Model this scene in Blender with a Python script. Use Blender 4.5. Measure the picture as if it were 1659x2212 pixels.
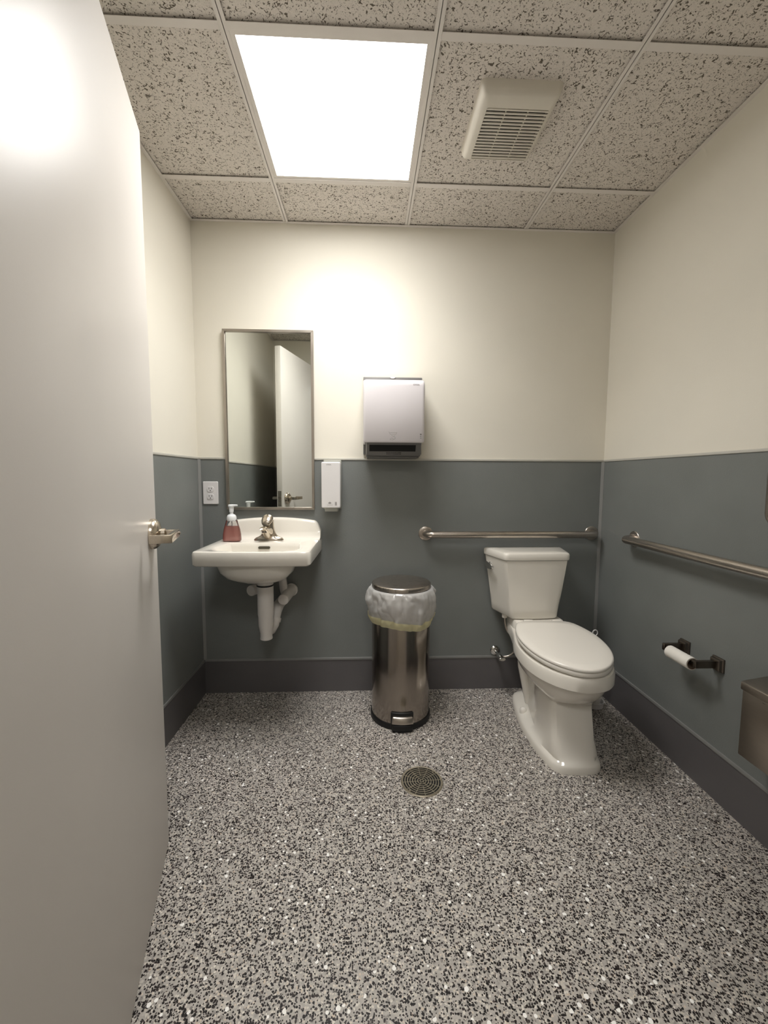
import bpy, bmesh, math, random
from mathutils import Matrix, Vector, noise

# ------------------------------------------------------------------ scene / camera / light set-up
scene = bpy.context.scene
for o in list(bpy.data.objects):
    bpy.data.objects.remove(o, do_unlink=True)
COL = scene.collection

IMG_W, IMG_H = 1659.0, 2212.0
FOCAL_PX = 890.41
CAM = Vector((0.8817, -2.2039, 1.1794))
YAW, PITCH, ROLL = 0.0418, -0.0840, 0.0051
ROOM_W = 2.1687          # left wall x = 0, right wall x = ROOM_W
CEIL = 2.4478
FRONT = -1.84            # inner face of the wall with the doorway
WAINSCOT = 1.2772
BASE_H = 0.1903
GRID = 0.6096
GX, GY = 0.4737, 0.3027

def add_camera():
    f = Vector((math.sin(YAW) * math.cos(PITCH), math.cos(YAW) * math.cos(PITCH), math.sin(PITCH)))
    r = Vector((math.cos(YAW), -math.sin(YAW), 0))
    u = r.cross(f)
    c, s = math.cos(ROLL), math.sin(ROLL)
    r2, u2 = c * r + s * u, -s * r + c * u
    cam = bpy.data.cameras.new('camera')
    cam.sensor_fit = 'HORIZONTAL'
    cam.sensor_width = 36.0
    cam.lens = FOCAL_PX * 36.0 / IMG_W
    cam.clip_start = 0.02
    ob = bpy.data.objects.new('camera', cam)
    m = Matrix((r2, u2, -f)).transposed().to_4x4()
    m.translation = CAM
    ob.matrix_world = m
    COL.objects.link(ob)
    scene.camera = ob
add_camera()

world = bpy.data.worlds.new('world')
scene.world = world
world.use_nodes = True
bg = world.node_tree.nodes['Background']
bg.inputs['Color'].default_value = (1.0, 0.96, 0.9, 1)
bg.inputs['Strength'].default_value = 0.10

PANEL_STRENGTH = 13.0     # glow of the diffuser sheets themselves
PANEL_WATTS = 8.5        # ceiling panel over the room
HALL_STRENGTH = 18.0      # glow of the matching fixture in the hallway
PANEL_SPREAD = 125.0      # prismatic diffuser: the beam is narrower than a bare sheet
scene.view_settings.view_transform = 'Standard'
scene.view_settings.look = 'None'
scene.view_settings.exposure = 0.0
scene.view_settings.gamma = 1.0
scene.view_settings.use_curve_mapping = False
scene.cycles.max_bounces = 8

# ------------------------------------------------------------------ materials
def lin(c):
    c = c / 255.0
    return c / 12.92 if c <= 0.04045 else ((c + 0.055) / 1.055) ** 2.4
def rgb(r, g, b):
    return (lin(r), lin(g), lin(b), 1.0)

class NT:
    """small helper round a node tree"""
    def __init__(self, name):
        self.m = bpy.data.materials.new(name)
        self.m.use_nodes = True
        self.t = self.m.node_tree
        self.n = self.t.nodes
        self.b = self.n['Principled BSDF']
        self.out = self.n['Material Output']
    def new(self, kind, **kw):
        nd = self.n.new(kind)
        for k, v in kw.items():
            setattr(nd, k, v)
        return nd
    def link(self, a, b):
        self.t.links.new(a, b)
    def set(self, **kw):
        names = {'color': 'Base Color', 'rough': 'Roughness', 'metal': 'Metallic', 'spec': 'Specular IOR Level',
                 'trans': 'Transmission Weight', 'ior': 'IOR', 'coat': 'Coat Weight', 'coat_rough': 'Coat Roughness',
                 'aniso': 'Anisotropic', 'alpha': 'Alpha', 'sss': 'Subsurface Weight'}
        for k, v in kw.items():
            self.b.inputs[names[k]].default_value = v
        return self
    def coords(self, scale=(1, 1, 1)):
        tc = self.new('ShaderNodeTexCoord')
        mp = self.new('ShaderNodeMapping')
        mp.inputs['Scale'].default_value = scale
        self.link(tc.outputs['Object'], mp.inputs['Vector'])
        return mp.outputs['Vector']
    def noise(self, vec, scale, detail=2.0, rough=0.5, distort=0.0):
        nd = self.new('ShaderNodeTexNoise')
        nd.inputs['Scale'].default_value = scale
        nd.inputs['Detail'].default_value = detail
        nd.inputs['Roughness'].default_value = rough
        nd.inputs['Distortion'].default_value = distort
        self.link(vec, nd.inputs['Vector'])
        return nd.outputs['Fac']
    def ramp(self, fac, stops, interp='LINEAR'):
        r = self.new('ShaderNodeValToRGB')
        r.color_ramp.interpolation = interp
        el = r.color_ramp.elements
        while len(el) < len(stops):
            el.new(0.5)
        for e, (p, c) in zip(el, stops):
            e.position = p
            e.color = c if isinstance(c, tuple) else (c, c, c, 1)
        self.link(fac, r.inputs['Fac'])
        return r.outputs['Color']
    def math(self, op, a, b=None, clamp=False):
        nd = self.new('ShaderNodeMath', operation=op)
        nd.use_clamp = clamp
        for i, v in enumerate((a, b)):
            if v is None:
                continue
            if isinstance(v, (int, float)):
                nd.inputs[i].default_value = v
            else:
                self.link(v, nd.inputs[i])
        return nd.outputs[0]
    def mix(self, fac, a, b):
        nd = self.new('ShaderNodeMix', data_type='RGBA')
        for sock, v in ((nd.inputs[0], fac), (nd.inputs[6], a), (nd.inputs[7], b)):
            if isinstance(v, (int, float)):
                sock.default_value = v
            elif isinstance(v, tuple):
                sock.default_value = v
            else:
                self.link(v, sock)
        return nd.outputs[2]
    def bump(self, height, strength=0.2, dist=0.001):
        bp = self.new('ShaderNodeBump')
        bp.inputs['Strength'].default_value = strength
        bp.inputs['Distance'].default_value = dist
        self.link(height, bp.inputs['Height'])
        self.link(bp.outputs['Normal'], self.b.inputs['Normal'])
        return bp
    def color(self, sock):
        self.link(sock, self.b.inputs['Base Color'])

def plain(name, c, rough=0.5, metal=0.0, var=0.04, vscale=18.0, bump=0.0, bscale=300.0, **kw):
    t = NT(name)
    t.set(rough=rough, metal=metal, **kw)
    v = t.coords()
    f = t.noise(v, vscale, 3.0)
    lo = tuple(x * (1 - var) for x in c[:3]) + (1,)
    hi = tuple(min(1, x * (1 + var)) for x in c[:3]) + (1,)
    t.color(t.ramp(f, [(0.3, lo), (0.7, hi)]))
    if bump:
        t.bump(t.noise(v, bscale, 2.0), bump, 0.001)
    return t.m

def mat_wall():
    return plain('cream_wall_paint', rgb(230, 225, 212), 0.6, var=0.012, vscale=4, bump=0.25, bscale=260)
def mat_wainscot():
    t = NT('grey_wainscot_sheet')
    t.set(rough=0.42, spec=0.45)
    v = t.coords()
    f = t.noise(v, 5, 2)
    t.color(t.ramp(f, [(0.3, rgb(120, 123, 121)), (0.7, rgb(125, 128, 126))]))
    t.bump(t.noise(v, 210, 2.0, 0.55), 0.35, 0.0012)
    return t.m
def mat_floor():
    t = NT('speckled_terrazzo_floor')
    t.set(rough=0.36, spec=0.28)
    v = t.coords()
    def chips(scale, seed, share, size, soft=0.04, wobble=True):
        mp = t.new('ShaderNodeMapping')
        mp.inputs['Location'].default_value = (seed * 3.17, seed * 1.71, 0)
        t.link(v, mp.inputs['Vector'])
        vec = mp.outputs['Vector']
        if wobble:
            # wobble the cells so that the chips are angular slivers
            nz = t.new('ShaderNodeTexNoise')
            nz.inputs['Scale'].default_value = scale * 0.9
            nz.inputs['Detail'].default_value = 1.0
            t.link(mp.outputs['Vector'], nz.inputs['Vector'])
            sub = t.new('ShaderNodeVectorMath', operation='SUBTRACT')
            sub.inputs[1].default_value = (0.5, 0.5, 0.5)
            t.link(nz.outputs['Color'], sub.inputs[0])
            sc = t.new('ShaderNodeVectorMath', operation='SCALE')
            sc.inputs['Scale'].default_value = 1.0 / scale
            t.link(sub.outputs[0], sc.inputs[0])
            ad = t.new('ShaderNodeVectorMath', operation='ADD')
            t.link(mp.outputs['Vector'], ad.inputs[0])
            t.link(sc.outputs[0], ad.inputs[1])
            vec = ad.outputs[0]
        vo = t.new('ShaderNodeTexVoronoi', voronoi_dimensions='2D', feature='F1')
        vo.inputs['Scale'].default_value = scale
        t.link(vec, vo.inputs['Vector'])
        sep = t.new('ShaderNodeSeparateColor')
        t.link(vo.outputs['Color'], sep.inputs[0])
        pick = t.math('LESS_THAN', sep.outputs[0], share)
        rad = t.math('ADD', t.math('MULTIPLY', sep.outputs[1], size * 0.55), size * 0.5)
        d = t.math('SUBTRACT', rad, vo.outputs['Distance'])
        ins = t.math('MULTIPLY', d, 1.0 / soft, clamp=True)
        return t.math('MULTIPLY', pick, ins), sep.outputs[2]
    base = t.ramp(t.noise(v, 90, 2), [(0.3, rgb(166, 160, 154)), (0.7, rgb(188, 182, 175))])
    g, gr = chips(150, 5, 0.55, 0.62, wobble=False)
    c = t.mix(g, base, t.ramp(gr, [(0.0, rgb(128, 123, 119)), (0.5, rgb(176, 171, 164)), (1.0, rgb(205, 199, 189))]))
    l, lr = chips(165, 2, 0.36, 0.52)
    c = t.mix(l, c, t.ramp(lr, [(0.0, rgb(196, 188, 176)), (0.6, rgb(222, 216, 206)), (1.0, rgb(200, 184, 166))]))
    k, kr = chips(165, 1, 0.42, 0.58)
    c = t.mix(k, c, t.ramp(kr, [(0.0, rgb(18, 13, 14)), (0.8, rgb(30, 24, 25)), (1.0, rgb(70, 60, 58))]))
    k2, kr2 = chips(235, 7, 0.24, 0.58, wobble=False)
    c = t.mix(k2, c, t.ramp(kr2, [(0.0, rgb(22, 17, 18)), (1.0, rgb(54, 46, 45))]))
    w, wr = chips(85, 3, 0.032, 0.50, wobble=False)
    c = t.mix(w, c, rgb(250, 248, 244))
    t.color(c)
    # white chips, mirror glints put into their colour, are polished, the rest is satin
    rg = t.math('SUBTRACT', 0.34, t.math('MULTIPLY', w, 0.2))
    t.link(rg, t.b.inputs['Roughness'])
    t.bump(t.noise(v, 350, 2), 0.06, 0.0006)
    return t.m
def mat_tile():
    t = NT('fissured_acoustic_tile')
    t.set(rough=0.95, spec=0.1)
    tc = t.new('ShaderNodeTexCoord')
    v = tc.outputs['Object']
    oi = t.new('ShaderNodeObjectInfo')
    ad = t.new('ShaderNodeVectorMath', operation='ADD')
    sc = t.new('ShaderNodeVectorMath', operation='SCALE')
    sc.inputs['Scale'].default_value = 37.0
    cmb = t.new('ShaderNodeCombineXYZ')
    t.link(oi.outputs['Random'], cmb.inputs[0])
    t.link(oi.outputs['Random'], cmb.inputs[1])
    t.link(cmb.outputs[0], sc.inputs[0])
    t.link(v, ad.inputs[0])
    t.link(sc.outputs[0], ad.inputs[1])
    vec = ad.outputs[0]
    a = t.noise(vec, 88, 1.5, 0.5, 1.5)
    b = t.noise(vec, 170, 1.0, 0.5, 1.0)
    pa = t.ramp(a, [(0.595, 0.0), (0.645, 1.0)])
    pb = t.ramp(b, [(0.645, 0.0), (0.70, 0.8)])
    pits = t.math('MAXIMUM', pa, pb)
    grain = t.noise(vec, 420, 2)
    base = t.ramp(grain, [(0.3, rgb(220, 213, 205)), (0.7, rgb(236, 229, 221))])
    t.color(t.mix(pits, base, rgb(112, 104, 94)))  # real fissures; the shade of their depth is put into the colour
    h = t.math('SUBTRACT', t.math('MULTIPLY', grain, 0.25), pits)
    t.bump(h, 0.55, 0.002)
    return t.m
def mat_metal(name, c, rough, stretch=None, bump=0.04):
    t = NT(name)
    t.set(metal=1.0, rough=rough)
    v = t.coords(stretch or (60, 60, 60))
    f = t.noise(v, 5.0, 3.0)
    lo = tuple(x * 0.9 for x in c[:3]) + (1,)
    t.color(t.ramp(f, [(0.3, lo), (0.7, c)]))
    r = t.ramp(f, [(0.3, rough * 0.88), (0.7, rough * 1.12)])
    t.link(r, t.b.inputs['Roughness'])
    if bump:
        t.bump(f, bump, 0.0005)
    return t.m
def mat_door():
    t = NT('grey_painted_steel_door')
    t.set(rough=0.38, spec=0.30)
    v = t.coords()
    f = t.noise(v, 3, 2)
    t.color(t.ramp(f, [(0.3, rgb(218, 213, 207)), (0.7, rgb(222, 217, 211))]))
    t.bump(t.noise(v, 330, 2, 0.6), 0.10, 0.0008)
    return t.m
def mat_emit(name, c, s):
    t = NT(name)
    e = t.new('ShaderNodeEmission')
    v = t.coords()
    f = t.noise(v, 3.0, 1.0)
    t.link(t.ramp(f, [(0.2, tuple(x * 0.97 for x in c[:3]) + (1,)), (0.8, c)]), e.inputs['Color'])
    e.inputs['Strength'].default_value = s
    t.link(e.outputs[0], t.out.inputs['Surface'])
    return t.m
def mat_mirror():
    t = NT('silvered_mirror_glass')
    t.set(metal=1.0, rough=0.0)
    v = t.coords()
    f = t.noise(v, 2.0, 1.0)
    t.color(t.ramp(f, [(0.3, (0.80, 0.825, 0.79, 1)), (0.7, (0.81, 0.835, 0.80, 1))]))
    return t.m
def mat_clear(name, tint, gloss=0.10, body=0.0, body_col=(0.8, 0.8, 0.8, 1)):
    """thin clear plastic: transparent + a little gloss (+ some milky body)"""
    t = NT(name)
    tr = t.new('ShaderNodeBsdfTransparent')
    v = t.coords()
    f = t.noise(v, 25.0, 2.0)
    t.link(t.ramp(f, [(0.3, tuple(x * 0.96 for x in tint[:3]) + (1,)), (0.7, tint)]), tr.inputs['Color'])
    gl = t.new('ShaderNodeBsdfGlossy')
    gl.inputs['Roughness'].default_value = 0.06
    fr = t.new('ShaderNodeFresnel')
    fr.inputs['IOR'].default_value = 1.45
    fa = t.math('ADD', fr.outputs[0], gloss, clamp=True)
    mx = t.new('ShaderNodeMixShader')
    t.link(fa, mx.inputs[0])
    t.link(tr.outputs[0], mx.inputs[1])
    t.link(gl.outputs[0], mx.inputs[2])
    top = mx.outputs[0]
    if body:
        df = t.new('ShaderNodeBsdfDiffuse')
        df.inputs['Color'].default_value = body_col
        tl = t.new('ShaderNodeBsdfTranslucent')
        tl.inputs['Color'].default_value = body_col
        m1 = t.new('ShaderNodeMixShader')
        m1.inputs[0].default_value = 0.5
        t.link(df.outputs[0], m1.inputs[1])
        t.link(tl.outputs[0], m1.inputs[2])
        m2 = t.new('ShaderNodeMixShader')
        m2.inputs[0].default_value = body
        t.link(top, m2.inputs[1])
        t.link(m1.outputs[0], m2.inputs[2])
        top = m2.outputs[0]
    t.link(top, t.out.inputs['Surface'])
    return t.m

M = {}
M['wall'] = mat_wall()
M['wainscot'] = mat_wainscot()
M['floor'] = mat_floor()
M['tile'] = mat_tile()
M['door'] = mat_door()
M['base'] = plain('charcoal_base_sheet', rgb(98, 95, 96), 0.45, var=0.03, vscale=9, bump=0.2, bscale=220)
M['trim'] = plain('grey_vinyl_trim', rgb(136, 136, 134), 0.4, var=0.02)
M['cap'] = plain('pale_vinyl_cap', rgb(196, 193, 184), 0.4, var=0.02)
M['tee'] = plain('white_grid_tee', rgb(232, 226, 220), 0.5, var=0.015)
M['slab'] = plain('plenum_board', rgb(120, 116, 110), 0.9)
M['hall'] = plain('hall_wall_paint', rgb(214, 208, 196), 0.6, var=0.015, vscale=4, bump=0.2)
M['panel'] = mat_emit('lit_panel_diffuser', (1.0, 0.985, 0.96, 1), PANEL_STRENGTH)
M['hallpanel'] = mat_emit('lit_hall_panel_diffuser', (1.0, 0.985, 0.96, 1), HALL_STRENGTH)
M['vent'] = plain('white_vent_plastic', rgb(226, 220, 208), 0.45, var=0.02)
M['black'] = plain('black_plastic', rgb(18, 18, 19), 0.45, var=0.05)
M['dark'] = plain('dark_recess', rgb(10, 10, 10), 0.8, var=0.05)
M['china'] = plain('white_vitreous_china', rgb(232, 227, 217), 0.09, var=0.008, vscale=5, spec=0.5, coat=0.4, coat_rough=0.04)
M['seat'] = plain('white_seat_plastic', rgb(233, 228, 219), 0.22, var=0.008, vscale=5)
M['pvc'] = plain('white_pipe_cover', rgb(224, 219, 214), 0.4, var=0.02, vscale=25)
M['nickel'] = mat_metal('brushed_nickel', (0.62, 0.55, 0.46, 1), 0.22)
M['steel'] = mat_metal('brushed_stainless', (0.46, 0.41, 0.36, 1), 0.28, (40, 40, 4))
M['barsteel'] = mat_metal('satin_stainless_bar', (0.52, 0.47, 0.42, 1), 0.30, (120, 120, 120))
M['cansteel'] = mat_metal('stainless_can_sheet', (0.37, 0.33, 0.295, 1), 0.17, (150, 150, 1.5), 0.02)
M['framesteel'] = mat_metal('satin_mirror_frame', (0.44, 0.395, 0.345, 1), 0.36, (2, 2, 2), 0.0)
M['lidsteel'] = mat_metal('stainless_bin_lid', (0.50, 0.45, 0.40, 1), 0.30, (4, 90, 4), 0.0)
M['binsteel'] = mat_metal('stainless_bin_sheet', (0.47, 0.42, 0.37, 1), 0.33, (6, 6, 160))
M['bronze'] = mat_metal('dark_bronze_holder', (0.20, 0.17, 0.145, 1), 0.32)
M['drainmetal'] = mat_metal('dull_brass_drain', (0.52, 0.47, 0.37, 1), 0.45, (80, 80, 80))
M['chrome'] = mat_metal('polished_chrome', (0.75, 0.74, 0.72, 1), 0.08, None, 0.0)
M['mirror'] = mat_mirror()
M['white'] = plain('white_abs_plastic', rgb(228, 225, 224), 0.3, var=0.012, vscale=8)
M['whitegloss'] = plain('white_gloss_cover', rgb(222, 217, 219), 0.14, var=0.008, vscale=8)
M['greyplastic'] = plain('grey_plastic', rgb(112, 110, 108), 0.4, var=0.03)
M['palegrey'] = plain('pale_grey_plastic', rgb(168, 168, 160), 0.4, var=0.03)
M['ink'] = plain('grey_print_ink', rgb(92, 88, 86), 0.6, var=0.03)
M['inklight'] = plain('light_grey_print_ink', rgb(150, 146, 144), 0.6, var=0.03)
M['clear'] = mat_clear('clear_bottle_plastic', (0.95, 0.95, 0.95, 1), 0.03)
M['soap'] = mat_clear('pink_hand_soap', (0.98, 0.84, 0.82, 1), 0.0, 0.62, rgb(248, 184, 176))
M['pump'] = plain('milky_white_pump_plastic', rgb(232, 234, 236), 0.3, var=0.02, sss=0.0)
M['bag'] = mat_clear('white_bin_liner', (0.97, 0.97, 0.96, 1), 0.17, 0.66, rgb(250, 249, 247))
M['drawstring'] = mat_clear('yellow_drawstring_film', (0.98, 0.96, 0.84, 1), 0.08, 0.93, rgb(246, 240, 200))
M['paper'] = plain('white_tissue_paper', rgb(236, 232, 224), 0.9, var=0.02, vscale=60, bump=0.15, bscale=500)
M['core'] = plain('cardboard_core', rgb(150, 130, 112), 0.9, var=0.05)
M['liftdark'] = plain('brown_slot_shadow_gap', rgb(70, 66, 52), 0.6)

# ------------------------------------------------------------------ geometry helpers
WM = {}           # world matrix of every object we create

def empty(name, loc=(0, 0, 0), rz=0.0, parent=None, label=None, cat=None, group=None, kind=None):
    o = bpy.data.objects.new(name, None)
    o.empty_display_size = 0.05
    o.location = loc
    o.rotation_euler = (0, 0, rz)
    COL.objects.link(o)
    WM[o] = Matrix.Translation(Vector(loc)) @ Matrix.Rotation(rz, 4, 'Z')
    tag(o, label, cat, group, kind)
    return o

def tag(o, label=None, cat=None, group=None, kind=None):
    for k, v in (('label', label), ('category', cat), ('group', group), ('kind', kind)):
        if v:
            o[k] = v
    return o

class G:
    """collects vertices and faces in world space"""
    def __init__(self):
        self.v, self.f = [], []
    def add(self, vs, fs):
        n = len(self.v)
        self.v += [Vector(p) for p in vs]
        self.f += [tuple(i + n for i in f) for f in fs]
        return self
    def box(self, x0, x1, y0, y1, z0, z1):
        x0, x1 = min(x0, x1), max(x0, x1)
        y0, y1 = min(y0, y1), max(y0, y1)
        z0, z1 = min(z0, z1), max(z0, z1)
        vs = [(x, y, z) for z in (z0, z1) for y in (y0, y1) for x in (x0, x1)]
        return self.add(vs, [(0, 2, 3, 1), (4, 5, 7, 6), (0, 1, 5, 4), (2, 6, 7, 3), (0, 4, 6, 2), (1, 3, 7, 5)])
    def loft(self, loops, cap0=True, cap1=True, closed=True):
        n = len(loops[0])
        vs = [p for lp in loops for p in lp]
        fs = []
        for i in range(len(loops) - 1):
            for j in range(n if closed else n - 1):
                k = (j + 1) % n
                fs.append((i * n + j, i * n + k, (i + 1) * n + k, (i + 1) * n + j))
        if cap0:
            fs.append(tuple(reversed(range(n))))
        if cap1:
            fs.append(tuple((len(loops) - 1) * n + j for j in range(n)))
        return self.add(vs, fs)
    def lathe(self, prof, c=(0, 0, 0), axis=(0, 0, 1), n=40, cap0=True, cap1=True, sx=1.0, sy=1.0):
        """prof: (radius, height) list along axis from c"""
        a = Vector(axis).normalized()
        ref = Vector((1, 0, 0)) if abs(a.x) < 0.9 else Vector((0, 1, 0))
        y = a.cross(ref).normalized()
        x = y.cross(a)
        c = Vector(c)
        loops = []
        for r, h in prof:
            loops.append([c + a * h + x * (r * sx * math.cos(2 * math.pi * j / n)) + y * (r * sy * math.sin(2 * math.pi * j / n)) for j in range(n)])
        return self.loft(loops, cap0, cap1)
    def tube(self, pts, r, n=16, cap=True):
        pts = [Vector(p) for p in pts]
        rs = r if isinstance(r, (list, tuple)) else [r] * len(pts)
        loops = []
        nrm = None
        for i, p in enumerate(pts):
            t = (pts[min(i + 1, len(pts) - 1)] - pts[max(i - 1, 0)]).normalized()
            if nrm is None:
                ref = Vector((0, 0, 1)) if abs(t.z) < 0.9 else Vector((1, 0, 0))
                nrm = (ref - t * ref.dot(t)).normalized()
            else:
                nrm = (nrm - t * nrm.dot(t)).normalized()
            b = t.cross(nrm)
            loops.append([p + nrm * (rs[i] * math.cos(2 * math.pi * j / n)) + b * (rs[i] * math.sin(2 * math.pi * j / n)) for j in range(n)])
        return self.loft(loops, cap, cap)
    def prism(self, poly, z0, z1, fn=None):
        """poly in 2D, extruded between z0 and z1; fn maps (a, b, c) to world"""
        fn = fn or (lambda a, b, c: (a, b, c))
        return self.loft([[Vector(fn(a, b, z)) for a, b in poly] for z in (z0, z1)])
    def xform(self, m):
        self.v = [m @ p for p in self.v]
        return self

def build(name, g, mat, parent=None, smooth=None, bevel=0.0, segs=2, label=None, cat=None, group=None, kind=None, origin=None, subdiv=0):
    """world-space geometry -> one mesh object (kept where it is under its parent)"""
    if parent is not None:
        inv = WM[parent].inverted()
        wm = WM[parent].copy()
    else:
        if origin is None:
            mn = Vector([min(p[i] for p in g.v) for i in range(3)])
            mx = Vector([max(p[i] for p in g.v) for i in range(3)])
            origin = ((mn.x + mx.x) / 2, (mn.y + mx.y) / 2, mn.z)
        wm = Matrix.Translation(Vector(origin))
        inv = wm.inverted()
    me = bpy.data.meshes.new(name)
    bm = bmesh.new()
    vs = [bm.verts.new(inv @ p) for p in g.v]
    for f in g.f:
        try:
            bm.faces.new([vs[i] for i in f])
        except ValueError:
            pass
    bmesh.ops.remove_doubles(bm, verts=bm.verts, dist=1e-6)
    bmesh.ops.recalc_face_normals(bm, faces=bm.faces)
    if bevel:
        ed = [e for e in bm.edges if len(e.link_faces) == 2 and e.calc_face_angle(0) > math.radians(28)]
        bmesh.ops.bevel(bm, geom=ed, offset=bevel, segments=segs, affect='EDGES', profile=0.5, clamp_overlap=True)
    bm.to_mesh(me)
    bm.free()
    if smooth is None and bevel:
        smooth = 40
    if smooth:
        for p in me.polygons:
            p.use_smooth = True
        me.set_sharp_from_angle(angle=math.radians(smooth))
    me.materials.append(M[mat] if isinstance(mat, str) else mat)
    o = bpy.data.objects.new(name, me)
    COL.objects.link(o)
    if parent is not None:
        o.parent = parent
    else:
        o.location = origin
    WM[o] = wm
    tag(o, label, cat, group, kind)
    return o

def share(src, name, parent, offset):
    """another object with the same mesh, shifted by a world offset"""
    o = bpy.data.objects.new(name, src.data)
    COL.objects.link(o)
    o.parent = parent
    o.location = src.location + Vector(offset)
    WM[o] = WM[parent] @ Matrix.Translation(o.location)
    return o

def rrect(w, h, r, n=6):
    """rounded rectangle outline, centred, counter-clockwise"""
    pts = []
    for cx, cy, a0 in ((w / 2 - r, h / 2 - r, 0), (-w / 2 + r, h / 2 - r, 90), (-w / 2 + r, -h / 2 + r, 180), (w / 2 - r, -h / 2 + r, 270)):
        for i in range(n + 1):
            a = math.radians(a0 + 90 * i / n)
            pts.append((cx + r * math.cos(a), cy + r * math.sin(a)))
    return pts

def chaikin(pts, it=2, keep=True):
    for _ in range(it):
        out = [pts[0]]
        for a, b in zip(pts[:-1], pts[1:]):
            out.append((a[0] * .75 + b[0] * .25, a[1] * .75 + b[1] * .25))
            out.append((a[0] * .25 + b[0] * .75, a[1] * .25 + b[1] * .75))
        out.append(pts[-1])
        pts = out
    return pts

def resample(pts, n):
    d = [0.0]
    for a, b in zip(pts[:-1], pts[1:]):
        d.append(d[-1] + math.hypot(b[0] - a[0], b[1] - a[1]))
    out = []
    j = 0
    for i in range(n):
        t = d[-1] * i / (n - 1)
        while j < len(d) - 2 and d[j + 1] < t:
            j += 1
        u = 0 if d[j + 1] == d[j] else (t - d[j]) / (d[j + 1] - d[j])
        a, b = pts[j], pts[j + 1]
        out.append((a[0] + (b[0] - a[0]) * u, a[1] + (b[1] - a[1]) * u))
    return out

def sym_loop(half, n=33, it=2):
    """half outline [(s, h) ...] from back centre (h = 0) to front centre (h = 0) -> closed loop of (lateral, s)"""
    h = resample(chaikin(half, it), n)
    right = [(p[1], p[0]) for p in h]
    left = [(-p[1], p[0]) for p in reversed(h)][1:-1]
    return right + left

def text_geo(body, size, fn):
    """flat letters as mesh; fn maps (a, b) to a world point"""
    cu = bpy.data.curves.new('lettering', 'FONT')
    cu.body = body
    cu.size = size
    cu.align_x = 'CENTER'
    cu.align_y = 'CENTER'
    ob = bpy.data.objects.new('lettering', cu)
    COL.objects.link(ob)
    dg = bpy.context.evaluated_depsgraph_get()
    me = bpy.data.meshes.new_from_object(ob.evaluated_get(dg))
    g = G()
    g.add([fn(v.co.x, v.co.y) for v in me.vertices], [tuple(p.vertices) for p in me.polygons])
    bpy.data.objects.remove(ob, do_unlink=True)
    bpy.data.curves.remove(cu)
    bpy.data.meshes.remove(me)
    return g

R = ROOM_W
T = 0.10                 # wall thickness
OX0, OX1, OZ = 0.505, 1.430, 2.145      # doorway in the front wall

# ------------------------------------------------------------------ the room
build('floor', G().box(-0.9, 3.3, -3.6, T, -0.1, 0), 'floor', kind='structure', origin=(0, 0, 0))
wl = build('wall_left', G().box(-T, 0, FRONT - 0.12, T, 0, 2.75), 'wall', kind='structure')
wr = build('wall_right', G().box(R, R + T, FRONT - 0.12, T, 0, 2.75), 'wall', kind='structure')
wb = build('wall_back', G().box(0, R, 0, T, 0, 2.75), 'wall', kind='structure')
wf = build('wall_front', G().box(0, OX0 - 0.045, FRONT - 0.12, FRONT, 0, 2.75).box(OX1 + 0.045, R, FRONT - 0.12, FRONT, 0, 2.75)
           .box(OX0 - 0.045, OX1 + 0.045, FRONT - 0.12, FRONT, OZ + 0.045, 2.75), 'wall', kind='structure')
# hallway in front of the doorway, where the camera stands
build('wall_hall_far', G().box(-0.9, 3.3, -3.7, -3.6, 0, 2.75), 'hall', kind='structure')
build('wall_hall_left', G().box(-1.0, -0.9, -3.6, FRONT - 0.12, 0, 2.75), 'hall', kind='structure')
build('wall_hall_right', G().box(3.3, 3.4, -3.6, FRONT - 0.12, 0, 2.75), 'hall', kind='structure')
build('wall_hall_near_left', G().box(-0.9, -T, FRONT - 0.12, FRONT - 0.06, 0, 2.75), 'hall', kind='structure')
build('wall_hall_near_right', G().box(R + T, 3.3, FRONT - 0.12, FRONT - 0.06, 0, 2.75), 'hall', kind='structure')

# wainscot sheets
WT = 0.004
build('wainscot_sheet', G().box(0.0, R, -WT, 0, BASE_H, WAINSCOT - 0.008), 'wainscot', wb)
build('wainscot_sheet', G().box(0, WT, FRONT, 0, BASE_H, WAINSCOT - 0.008), 'wainscot', wl)
build('wainscot_sheet', G().box(R - WT, R, FRONT, 0, BASE_H, WAINSCOT - 0.008), 'wainscot', wr)
build('wainscot_sheet', G().box(0, OX0 - 0.05, FRONT, FRONT + WT, BASE_H, WAINSCOT - 0.008), 'wainscot', wf)
build('wainscot_sheet', G().box(OX1 + 0.05, R, FRONT, FRONT + WT, BASE_H, WAINSCOT - 0.008), 'wainscot', wf)

# baseboards with their lighter top strip
def baseboard(name, x0, x1, y0, y1, s):
    b = build(name, G().box(x0, x1, y0, y1, 0, BASE_H - 0.012), 'base', kind='structure')
    build('top_strip', G().box(*s, BASE_H - 0.012, BASE_H + 0.002), 'trim', b, bevel=0.0015)
BT = 0.006
baseboard('baseboard_back', 0, R, -BT, 0, (0, R, -BT - 0.003, 0))
baseboard('baseboard_left', 0, BT, FRONT, 0, (0, BT + 0.003, FRONT, -BT))
baseboard('baseboard_right', R - BT, R, FRONT, 0, (R - BT - 0.003, R, FRONT, -BT))
baseboard('baseboard_front_left', BT, OX0 - 0.05, FRONT, FRONT + BT, (BT, OX0 - 0.05, FRONT, FRONT + BT + 0.003))
baseboard('baseboard_front_right', OX1 + 0.05, R - BT, FRONT, FRONT + BT, (OX1 + 0.05, R - BT, FRONT, FRONT + BT + 0.003))

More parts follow.
